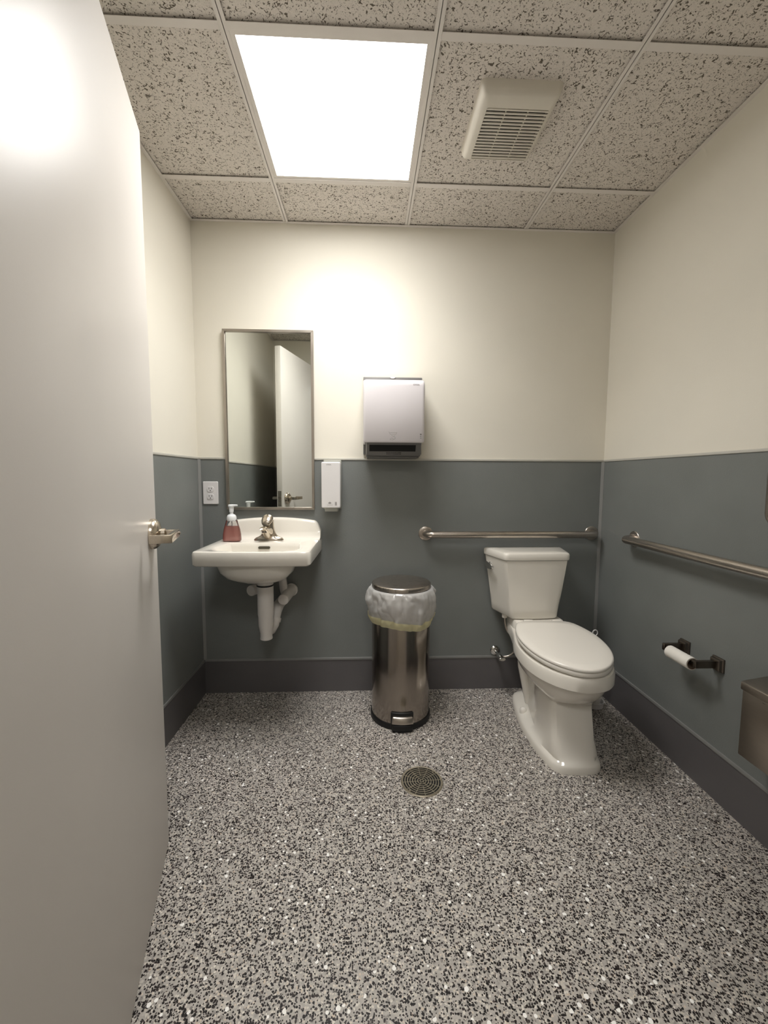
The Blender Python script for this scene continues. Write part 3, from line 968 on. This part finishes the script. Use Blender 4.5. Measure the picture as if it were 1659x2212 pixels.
build('trap_nut', G().lathe([(0.032, 0), (0.033, 0.004), (0.033, 0.018), (0.032, 0.022)], (0.411, -0.140, 0.445), (0.15, 0.4, 1), 24), 'pvc', sk, smooth=35)
vl = build('supply_cover', G().tube([(0.352, -0.07, 0.72), (0.350, -0.068, 0.66), (0.345, -0.066, 0.625), (0.335, -0.066, 0.605)], 0.021, 18), 'pvc', sk, smooth=60)
build('valve_cover', G().lathe([(0.027, 0), (0.027, 0.132), (0.0265, 0.136), (0.024, 0.138)], (0.352, -0.018, 0.606), (-0.42, -1, 0.0), 28), 'pvc', vl, smooth=35)
vr = build('supply_cover', G().tube([(0.440, -0.07, 0.735), (0.442, -0.07, 0.66), (0.447, -0.068, 0.60), (0.452, -0.068, 0.575)], 0.0205, 18), 'pvc', sk, smooth=60)
build('valve_cover', G().lathe([(0.034, 0), (0.034, 0.012), (0.029, 0.013), (0.0275, 0.035), (0.0275, 0.140), (0.027, 0.144), (0.024, 0.146)], (0.480, -0.016, 0.578), (-0.12, -1, -0.10), 28), 'pvc', vr, smooth=35)

# ------------------------------------------------------------------ soap bottle
BX, BY, BZ = 0.2175, -0.157, SZ + 0.0005
sb = empty('soap_bottle', (BX, BY, BZ), label='clear pump bottle of pink hand soap on the sink ledge', cat='bottle')
def bl(w, d, z, p=3.0):
    return ell(BX, BY, w / 2, d / 2, BZ + z, 36, p)
shell = [bl(.080, .046, 0, 3.5), bl(.085, .050, .003, 3.5), bl(.0865, .051, .012, 3.4), bl(.0845, .050, .035, 3.2), bl(.076, .047, .060, 3.0), bl(.0635, .043, .082, 2.8), bl(.058, .041, .092, 2.5), bl(.055, .040, .101, 2.3), bl(.046, .036, .107, 2.0)]
build('bottle', G().loft(shell, True, True), 'clear', sb, smooth=60)
liq = [bl(.078, .044, .0025, 3.5), bl(.083, .0475, .005, 3.5), bl(.0845, .0485, .013, 3.4), bl(.0825, .0475, .035, 3.2), bl(.074, .0445, .060, 3.0), bl(.0655, .0415, .0745, 2.8)]
build('soap_liquid', G().loft(liq), 'soap', sb, smooth=60, label='pink liquid soap')
build('dip_tube', G().tube([(BX, BY, BZ + .105), (BX + .002, BY, BZ + .06), (BX + .012, BY, BZ + .012)], 0.0028, 10), 'pump', sb, smooth=60)
build('collar', G().lathe([(0.020, -0.004), (0.0225, 0.0), (0.0228, 0.010), (0.0225, 0.016), (0.0195, 0.024), (0.014, 0.028), (0.010, 0.029)], (BX, BY, BZ + .104), n=32), 'pump', sb, smooth=45)
ph = build('pump_stem', G().lathe([(0.0085, 0), (0.0085, 0.012), (0.0105, 0.013), (0.0112, 0.030), (0.0115, 0.037)], (BX, BY, BZ + .132), n=24), 'pump', sb, smooth=35)
build('pump_spout', G().loft([[Vector((BX + x, BY - 0.2 * (x + .014) + b * w, BZ + .1745 + a * h + dz)) for a, b in rrect(2, 2, 0.8, 4)] for x, w, h, dz in
                              ((-.0145, .004, .004, -.001), (-.0125, .009, .0065, 0), (-.004, .0112, .0075, 0), (.006, .0105, .0072, .0004), (.013, .0075, .0050, .0022), (.024, .006, .0042, .0028), (.032, .005, .0038, .0030))]), 'pump', ph, smooth=55)

# ------------------------------------------------------------------ grab bars
def flange_geo(c, ax):
    return G().lathe([(0.0385, 0), (0.0385, 0.002), (0.0375, 0.0035), (0.0355, 0.0048), (0.021, 0.006)], c, ax, 40)
def grab_bar(name, p0, p1, out, label):
    """p0, p1 on the wall; out = unit vector away from the wall"""
    p0, p1, out = Vector(p0), Vector(p1), Vector(out)
    d = (p1 - p0).normalized()
    L = (p1 - p0).length
    off, rr = 0.057, 0.034
    e = empty(name, tuple(p0.lerp(p1, 0.5)), label=label, cat='grab bar', group='stainless grab bars')
    pts = [p0 + out * 0.001, p0 + out * (off - rr)]
    for i in range(1, 9):
        a = math.pi / 2 * i / 8
        pts.append(p0 + out * (off - rr + rr * math.sin(a)) + d * (rr * (1 - math.cos(a))))
    for i in range(8, 0, -1):
        a = math.pi / 2 * i / 8
        pts.append(p1 + out * (off - rr + rr * math.sin(a)) - d * (rr * (1 - math.cos(a))))
    pts += [p1 + out * (off - rr), p1 + out * 0.001]
    build('bar', G().tube(pts, 0.0185, 28), 'barsteel', e, smooth=50)
    for p in (p0, p1):
        build('flange', flange_geo(p, out), 'barsteel', e, smooth=30)
    return e
grab_bar('grab_bar', (1.1995, -WT, 0.8785), (2.115, -WT, 0.8785), (0, -1, 0), 'short horizontal steel grab bar on the back wall above the toilet')
grab_bar('grab_bar', (R - WT, -0.296, 0.8905), (R - WT, -1.363, 0.8905), (-1, 0, 0), 'long horizontal steel grab bar along the right wall')
grab_bar('grab_bar', (R - WT, -1.012, 1.047), (R - WT, -1.012, 1.504), (-1, 0, 0), 'vertical steel grab bar cut off by the right edge of the photo')

# ------------------------------------------------------------------ toilet
to = empty('toilet', (1.735, -0.35, 0), label='white two-piece toilet with closed lid in the back right corner', cat='toilet')
TH = -0.035
BO = Vector((1.7565, 0, 0))
ex, es = Vector((math.cos(TH), math.sin(TH), 0)), Vector((math.sin(TH), -math.cos(TH), 0))
def bw(l, s, z):
    return BO + ex * l + es * s + Vector((0, 0, z))
def bloop(half, z, n=33, it=2, tilt=None):
    lp = sym_loop(half, n, it)
    if tilt is None:
        return [bw(l, s, z) for l, s in lp]
    s0, s1, dz = tilt
    return [bw(l, s, z + dz * (s1 - s) / (s1 - s0)) for l, s in lp]
foot = [(.10, 0), (.10, .088), (.20, .112), (.36, .133), (.50, .131), (.60, .116), (.678, .094), (.688, .05), (.690, 0)]
def inset(h, di, ds=0, de=0):
    return [(s + (ds if i < len(h) / 2 else -de), max(0, w - di) if w > 0 else 0) for i, (s, w) in enumerate(h)]
colm0 = [(.13, 0), (.13, .050), (.22, .058), (.33, .074), (.46, .100), (.60, .100), (.657, .090), (.665, .045), (.666, 0)]
colm1 = [(.15, 0), (.15, .055), (.24, .056), (.35, .072), (.45, .092), (.55, .094), (.628, .084), (.636, .04), (.637, 0)]
colm2 = [(.15, 0), (.15, .055), (.24, .056), (.35, .074), (.45, .093), (.54, .094), (.612, .085), (.621, .04), (.622, 0)]
bul0 = [(.12, 0), (.12, .070), (.24, .095), (.36, .118), (.46, .124), (.56, .115), (.632, .090), (.655, .048), (.660, 0)]
bul1 = [(.09, 0), (.09, .085), (.22, .115), (.36, .150), (.46, .156), (.57, .143), (.655, .105), (.693, .055), (.70, 0)]
rim0 = [(.06, 0), (.06, .112), (.16, .122), (.26, .140), (.38, .174), (.47, .181), (.57, .172), (.655, .138), (.715, .085), (.737, .04), (.740, 0)]
rimt = [(.05, 0), (.05, .122), (.16, .130), (.26, .146), (.38, .178), (.47, .1845), (.57, .176), (.66, .141), (.72, .088), (.742, .042), (.745, 0)]
foot_in = inset(foot, .006, .003, .004)
loops = [bloop(foot, 0.0, it=1), bloop(foot, 0.024, it=1), bloop(foot_in, 0.034, it=1), bloop(inset(foot, .016, .008, .010), 0.040, it=1),
         bloop(colm0, 0.060, it=1), bloop([((a[0] + b[0]) / 2, (a[1] + b[1]) / 2 - .004 * (a[1] > 0)) for a, b in zip(colm0, colm1)], 0.105, it=1), bloop(colm1, 0.17, it=1), bloop(colm2, 0.235, it=1), bloop(colm2, 0.262, it=1),
         bloop(bul0, 0.279), bloop(bul1, 0.318), bloop(inset(rim0, .013, 0, .011), 0.352), bloop(inset(rim0, .010, 0, .009), 0.3655), bloop(inset(rimt, .003, 0, .002), 0.3675),
         bloop(rimt, 0.3705), bloop(rimt, 0.412), bloop(inset(rimt, .004, .004, .003), 0.421), bloop(inset(rimt, .012, .010, .010), 0.4245)]
bowl = build('bowl', G().loft(loops), 'china', to, smooth=38)
# deck that carries the tank
dk = [(.045, 0), (.045, .118), (.14, .124), (.235, .128), (.262, .100), (.265, 0)]
build('deck', G().loft([bloop(dk, z, it=1) for z in (0.40, 0.458)] + [bloop(inset(dk, .006, .004, .004), 0.465, it=1)]), 'china', to, smooth=45)
# visible trapway bulge at the side of the pedestal
for sg in (-1, 1):
    build('trapway', G().tube([bw(sg * .050, .20, .36), bw(sg * .056, .19, .30), bw(sg * .054, .20, .22), bw(sg * .048, .23, .14), bw(sg * .044, .26, .07), bw(sg * .04, .27, .03)],
                              [.036, .038, .038, .034, .030, .026], 20), 'china', bowl, smooth=60)
    build('bolt_cap', G().lathe([(.0165, 0), (.0165, .014), (.0145, .021), (.009, .026), (.003, .0275)], bw(sg * .100, .315, .0385), n=24), 'seat', to, smooth=50)
# seat ring and lid
def ring_half(g0, s0):
    return [(s0, 0), (s0, .128 - g0), (s0 + .075, .163 - g0), (.435, .1825 - g0), (.53, .1775 - g0), (.61, .157 - g0), (.68, .118 - g0), (.724, .068 - g0), (.742 - g0, .03), (.744 - g0, 0)]
tl = (0.27, 0.744, 0.022)
so = [bloop(ring_half(.004, .275), .4275, tilt=tl), bloop(ring_half(.001, .272), .432, tilt=tl), bloop(ring_half(.0, .271), .438, tilt=tl), bloop(ring_half(.003, .274), .4445, tilt=tl), bloop(ring_half(.012, .282), .4455, tilt=tl)]
build('seat', G().loft(so), 'seat', to, smooth=50)
def lid_in(k, z):
    return [bw(l * k, .50 + (s_ - .50) * k, z + tl[2] * (tl[1] - (.50 + (s_ - .50) * k)) / (tl[1] - tl[0])) for l, s_ in sym_loop(ring_half(.009, .270), 33, 2)]
lo = [bloop(ring_half(.010, .275), .4465, tilt=tl), bloop(ring_half(.002, .268), .4475, tilt=tl), bloop(ring_half(.0, .266), .452, tilt=tl), bloop(ring_half(.002, .267), .4575, tilt=tl), bloop(ring_half(.009, .270), .461, tilt=tl), lid_in(.84, .4625), lid_in(.5, .4632)]
build('lid', G().loft(lo), 'seat', to, smooth=50)
for sg in (-1, 1):
    build('seat_hinge', G().lathe([(.012, -.022), (.013, -.018), (.013, .018), (.012, .022)], bw(sg * .07, .257, .470), ex, 20), 'seat', to, smooth=45)
# tank: trapezoid in plan, tapering down
TC = Vector((1.7255, 0, 0))
TT = 0.022
tx, ts = Vector((math.cos(TT), math.sin(TT), 0)), Vector((math.sin(TT), -math.cos(TT), 0))
def tloop(wb_, wf_, s0, s1, z, it=2, bow=0.008):
    half = [(s0, 0), (s0, wb_ - .02), (s0, wb_), (s0 + .018, wb_ - (wb_ - wf_) * .018 / (s1 - s0)), (s1 - .016, wf_ + (wb_ - wf_) * .016 / (s1 - s0)), (s1, wf_), (s1 + bow * .25, wf_ - .018), (s1 + bow, wf_ * .4), (s1 + bow, 0)]
    return [TC + tx * l + ts * s + Vector((0, 0, z)) for l, s in sym_loop(half, 41, it)]
tl_ = [tloop(.155, .106, .030, .188, .466), tloop(.162, .114, .026, .197, .469), tloop(.168, .119, .025, .202, .478)]
for k in range(1, 9):
    t = k / 8
    e = t ** 1.1
    tl_.append(tloop(.168 + .039 * e, .119 + .041 * e, .025 - .003 * e, .202 + .012 * e, .478 + .291 * t))
build('tank', G().loft(tl_), 'china', to, smooth=38)
build('tank_lid', G().loft([tloop(.206, .158, .022, .212, .770), tloop(.213, .164, .018, .218, .772), tloop(.2145, .1655, .017, .2195, .778), tloop(.2145, .1655, .017, .2195, .797), tloop(.211, .162, .019, .216, .805), tloop(.200, .152, .026, .206, .8085), tloop(.15, .10, .06, .16, .8095)]), 'china', to, smooth=45)
# flush lever on the left flank of the tank
def tw_(l, s, z):
    return TC + tx * l + ts * s + Vector((0, 0, z))
fl = build('flush_lever', G().lathe([(.016, 0), (.016, .006), (.012, .010)], tw_(-.188, .072, .722), -tx, 24), 'chrome', to, smooth=40, label='chrome flush lever')
build('lever_arm', G().loft([[tw_(-.200 + o * .35 - k, s, .721 + b * h) for o, b in [(.012 * math.cos(t), math.sin(t)) for t in [2 * math.pi * i / 20 for i in range(20)]]] for s, h, k in
                             ((.030, .006, 0), (.036, .014, .003), (.055, .0185, .009), (.085, .0175, .009), (.118, .0145, .005), (.130, .008, -.001))]), 'chrome', fl, smooth=60)
build('tank_gasket', G().lathe([(.045, 0), (.045, .02)], tw_(0, .125, .455), n=28), 'seat', to, smooth=40)

# ------------------------------------------------------------------ toilet water supply
sv = empty('water_supply_valve', (1.597, -0.006, 0.22), label='chrome water shut-off valve and hose left of the toilet', cat='valve')
vb = (1.597, -0.004, 0.2215)
build('escutcheon', G().lathe([(.0285, 0), (.0285, .003), (.024, .009), (.012, .013)], vb, (0, -1, 0), 32), 'chrome', sv, smooth=40)
build('stub_pipe', G().tube([(1.597, -.005, .2215), (1.598, -.085, .2205)], .0085, 16), 'chrome', sv, smooth=50)
vbod = build('valve_body', G().lathe([(.0125, -.014), (.0135, -.008), (.0135, .014), (.010, .020)], (1.598, -.088, .2205), (0.1, -1, 0), 20), 'chrome', sv, smooth=40)
build('valve_handle', G().lathe([(.006, 0), (.014, .004), (.016, .010), (.013, .014)], (1.601, -.108, .2205), (0.1, -1, 0), 20, sx=1.25, sy=0.65), 'chrome', vbod, smooth=45)
hp = [(1.606, -.088, .222), (1.622, -.090, .222), (1.650, -.095, .232), (1.674, -.100, .262), (1.676, -.104, .310), (1.654, -.108, .345), (1.628, -.11, .37), (1.613, -.11, .41), (1.609, -.11, .452), (1.609, -.11, .475)]
hp2 = []
for i in range(len(hp) - 1):
    p0 = Vector(hp[max(i - 1, 0)]); p1 = Vector(hp[i]); p2 = Vector(hp[i + 1]); p3 = Vector(hp[min(i + 2, len(hp) - 1)])
    for k in range(6):
        t = k / 6
        hp2.append(0.5 * ((2 * p1) + (-p0 + p2) * t + (2 * p0 - 5 * p1 + 4 * p2 - p3) * t * t + (-p0 + 3 * p1 - 3 * p2 + p3) * t ** 3))
hp2.append(Vector(hp[-1]))
build('supply_hose', G().tube(hp2, .0052, 12), 'barsteel', sv, smooth=60)
build('hose_nut', G().lathe([(.012, 0), (.014, .004), (.014, .022), (.012, .026)], (1.609, -.11, .445), (0, 0, 1), 8), 'seat', sv)

# ------------------------------------------------------------------ toilet brush behind the toilet
KX, KY = 2.062, -0.196
tb = empty('toilet_brush', (KX, KY, 0), label='white toilet brush standing in its caddy behind the toilet', cat='toilet brush')
build('caddy', G().lathe([(.040, 0), (.046, .004), (.048, .030), (.050, .034), (.047, .034), (.044, .030), (.042, .008)], (KX, KY, 0), n=36), 'white', tb, smooth=45)
build('bristles', G().lathe([(.012, .01), (.030, .02), (.034, .05), (.030, .085), (.014, .10)], (KX, KY, 0), n=28), 'paper', tb, smooth=50)
build('handle', G().tube([(KX, KY, .09), (KX - .003, KY, .2), (KX - .006, KY, .30), (KX - .009, KY, .378)], [.008, .0065, .0065, .0055], 16), 'white', tb, smooth=60)
ring = [(KX - .0095 + .0125 * math.cos(t), KY, .390 + .0150 * math.sin(t)) for t in [2 * math.pi * i / 24 for i in range(25)]]
build('hanging_loop', G().tube(ring, .0028, 10, False), 'white', tb, smooth=60)

# ------------------------------------------------------------------ pedal bin with liner
CX, CY, CR = 1.0505, -0.2315, 0.1425
pb = empty('pedal_bin', (CX, CY, 0), label='tall round brushed steel pedal bin against the back wall', cat='trash can')
build('base_ring', G().lathe([(CR + .002, 0), (CR + .006, .004), (CR + .006, .022), (CR + .003, .027), (CR - .004, .028)], (CX, CY, 0), n=72), 'black', pb, smooth=40)
build('body', G().lathe([(CR, .024), (CR, .640), (CR - .003, .644), (CR - .006, .640), (CR - .006, .05)], (CX, CY, 0), n=96, cap0=False), 'cansteel', pb, smooth=40)
LZ = 0.652
build('lid', G().lathe([(CR - .006, 0), (CR + .0005, .001), (CR + .001, .016), (CR - .001, .0195), (CR - .006, .022), (CR * .6, .0265), (CR * .25, .0285), (.002, .029)], (CX, CY, LZ), n=96), 'lidsteel', pb, smooth=45)
# pedal set in a black surround at the foot of the body
def cyl(a, r, z):
    return Vector((CX + r * math.sin(a), CY - r * math.cos(a), z))
a0, a1 = -0.385, 0.345
NA = 14
angs = [a0 + (a1 - a0) * i / NA for i in range(NA + 1)]
sur = build('pedal_surround', G().loft([[cyl(a, CR - .004, .010), cyl(a, CR + .0085, .010), cyl(a, CR + .0085, .088), cyl(a, CR - .004, .088)] for a in angs]), 'black', pb, bevel=0.002, segs=1)
pa0, pa1 = -0.315, 0.29
pang = [pa0 + (pa1 - pa0) * i / NA for i in range(NA + 1)]
build('pedal_pad', G().loft([[cyl(a, CR + .007, .074), cyl(a, CR + .020, .071), cyl(a, CR + .029, .050), cyl(a, CR + .029, .043), cyl(a, CR + .007, .043)] for a in pang]), 'barsteel', pb, bevel=0.003, segs=2)
build('pedal_foot', G().loft([[cyl(a, CR + .002, .0), cyl(a, CR + .020, .0), cyl(a, CR + .024, .022), cyl(a, CR + .020, .036), cyl(a, CR + .002, .036)] for a in pang]), 'black', pb, bevel=0.002, segs=1)

# liner folded over the rim
bagp = [(CR - .012, .640), (CR + .004, .6515), (CR + .014, .646), (CR + .0225, .628), (CR + .0265, .600), (CR + .0255, .570), (CR + .022, .545), (CR + .016, .522), (CR + .0125, .508)]
def bag_r(r, z, t, k):
    p = Vector((math.cos(t) * 3.2, math.sin(t) * 3.2, z * 16))
    q = Vector((math.cos(t) * 9, math.sin(t) * 9, z * 30 + 5))
    fold = abs(math.sin(t * 6 + z * 17 + 2.6 * noise.noise(p))) ** 0.6
    return r + k * (0.013 * noise.noise(p) + 0.005 * noise.noise(q) + 0.010 * fold - 0.007)
def bag_dz(t):
    return 0.008 * math.sin(t * 2 + 0.9) + 0.006 * math.sin(t * 3 + 1.0) + 0.005 * noise.noise(Vector((math.cos(t) * 4, math.sin(t) * 4, 2)))
NBG = 180
# refine profile
bp2 = []
for (r0, q0), (r1, q1) in zip(bagp[:-1], bagp[1:]):
    for k in range(5):
        u = k / 5
        bp2.append((r0 + (r1 - r0) * u, q0 + (q1 - q0) * u))
bp2.append(bagp[-1])
loops = []
for i, (r, z) in enumerate(bp2):
    f = i / (len(bp2) - 1)
    k = min(1.0, max(0.0, (f - 0.12) / 0.25))
    kk = 1.0 if f < 0.8 else 1.0
    loops.append([Vector((CX + bag_r(r, z, t, k * kk) * math.cos(t), CY + bag_r(r, z, t, k * kk) * math.sin(t), z + bag_dz(t) * max(0, f - 0.35) / 0.65)) for t in [2 * math.pi * j / NBG for j in range(NBG)]])
bg_ = build('bin_liner', G().loft(loops, False, False), 'bag', smooth=80, label='translucent white plastic liner folded over the pedal bin rim', cat='trash bag', origin=(CX, CY, 0.5))
loops = []
for i in range(7):
    f = i / 6
    z = 0.520 - 0.036 * f
    r = CR + .0195 - 0.012 * f ** 1.3
    loops.append([Vector((CX + max(CR + .003, bag_r(r, z, t, 1.0 - 0.5 * f)) * math.cos(t), CY + max(CR + .003, bag_r(r, z, t, 1.0 - 0.5 * f)) * math.sin(t), z + bag_dz(t))) for t in [2 * math.pi * j / NBG for j in range(NBG)]])
build('drawstring_hem', G().loft(loops, False, False), 'drawstring', bg_, smooth=80, label='yellow drawstring hem')

# ------------------------------------------------------------------ floor drain
DX, DY, DR = 1.097, -0.7005, 0.0815
fd = empty('floor_drain', (DX, DY, 0), label='round metal floor drain grate in the middle of the floor', cat='drain')
build('drain_well', G().lathe([(DR - .004, .0003), (DR - .004, .0009)], (DX, DY, 0), n=56), 'dark', fd)
build('rim', G().lathe([(DR - .0085, .0009), (DR - .0085, .0035), (DR - .002, .0042), (DR, .0025), (DR, 0), (DR - .0085, .0009)], (DX, DY, 0), n=72, cap0=False, cap1=False), 'drainmetal', fd, smooth=40)
g = G()
radii = [0.0065 + 0.0098 * i for i in range(7)]
for r in radii:
    g.lathe([(r - .0019, .0009), (r - .0019, .0032), (r + .0019, .0032), (r + .0019, .0009), (r - .0019, .0009)], (DX, DY, 0), n=56, cap0=False, cap1=False)
def bar(a, r0, r1, w):
    c, s = math.cos(a), math.sin(a)
    g.add([(DX + r * c - o * s, DY + r * s + o * c, z) for z in (.0009, .0031) for r, o in ((r0, -w), (r1, -w), (r1, w), (r0, w))],
          [(3, 2, 1, 0), (4, 5, 6, 7), (0, 1, 5, 4), (1, 2, 6, 5), (2, 3, 7, 6), (3, 0, 4, 7)])
for k in range(12):
    bar(2 * math.pi * k / 12 + 0.06, 0.005 if k % 2 == 0 else 0.024, DR - .008, .0013)
build('grate', g, 'drainmetal', fd)
for a in (0.75, 0.75 + math.pi):
    build('screw', G().lathe([(.005, .003), (.0042, .0046)], (DX + .071 * math.cos(a), DY + .071 * math.sin(a), 0), n=16), 'drainmetal', fd)

# ------------------------------------------------------------------ toilet paper holder and roll
ph_ = empty('paper_holder', (R, -0.72, 0.49), label='dark bronze two-post toilet paper holder on the right wall', cat='paper holder')
PZ = 0.508
PXR = 2.086
for y in (-0.6475, -0.806):
    pl1 = build('mount', G().loft([[Vector((x, y + a * s, PZ + b * s)) for a, b in rrect(0.050, 0.050, 0.002, 2)] for x, s in ((R - WT, 1), (R - WT - .006, 1), (R - WT - .008, 0.86), (R - WT - .017, 0.80), (R - WT - .019, 0.68))]), 'bronze', ph_, smooth=30)
    build('arm', G().box(PXR - .014, R - WT - .018, y - .007, y + .007, PZ - .0135, PZ + .0135), 'bronze', ph_, bevel=.0015)
build('spindle', G().tube([(PXR, -0.642, PZ), (PXR, -0.811, PZ)], .0075, 16), 'bronze', ph_, smooth=50)
RZ = PZ - 0.0115
RY0, RY1 = -0.667, -0.781
rl = empty('toilet_paper_roll', (PXR, -0.725, RZ), label='nearly used-up white toilet paper roll hanging on its holder', cat='toilet paper')
RO, RI = 0.0238, 0.0192
build('paper', G().lathe([(RI + .001, 0), (RO, 0), (RO, 0.113), (RI + .001, 0.113), (RI + .001, 0)], (PXR, RY0, RZ), (0, -1, 0), 40, False, False), 'paper', rl, smooth=40)
build('core', G().lathe([(RI - .0006, -.0005), (RI + .001, -.0005), (RI + .001, 0.1135), (RI - .0006, 0.1135), (RI - .0006, -.0005)], (PXR, RY0, RZ), (0, -1, 0), 40, False, False), 'core', rl, smooth=40)

# ------------------------------------------------------------------ sanitary bin on the right wall
NX0, NY0, NY1, NZ0, NZ1 = 2.0735, -1.190, -0.997, 0.297, 0.530
nb = empty('sanitary_bin', (R, (NY0 + NY1) / 2, NZ0), label='stainless steel sanitary disposal box at the right edge of the photo', cat='disposal bin')
build('box', G().prism([(NX0, NZ1), (NX0, NZ0 + .004), (NX0 + .012, NZ0), (R - WT, NZ0), (R - WT, NZ1 + .012)], NY0, NY1, lambda a, b, c: (a, c, b)), 'binsteel', nb, bevel=.002)
nl = build('lid', G().prism([(NX0 - .005, NZ1 - .014), (NX0 - .005, NZ1 + .010), (NX0 + .004, NZ1 + .014), (R - WT, NZ1 + .028), (R - WT, NZ1 + .020), (NX0 + .006, NZ1 + .004), (NX0 - .002, NZ1 - .014)], NY0 - .003, NY1 + .003, lambda a, b, c: (a, c, b)), 'binsteel', nb, bevel=.0015)
build('finger_tab', G().box(NX0 - .012, NX0 - .004, (NY0 + NY1) / 2 - .02, (NY0 + NY1) / 2 + .02, NZ1 - .018, NZ1 - .010), 'binsteel', nl, bevel=.002)
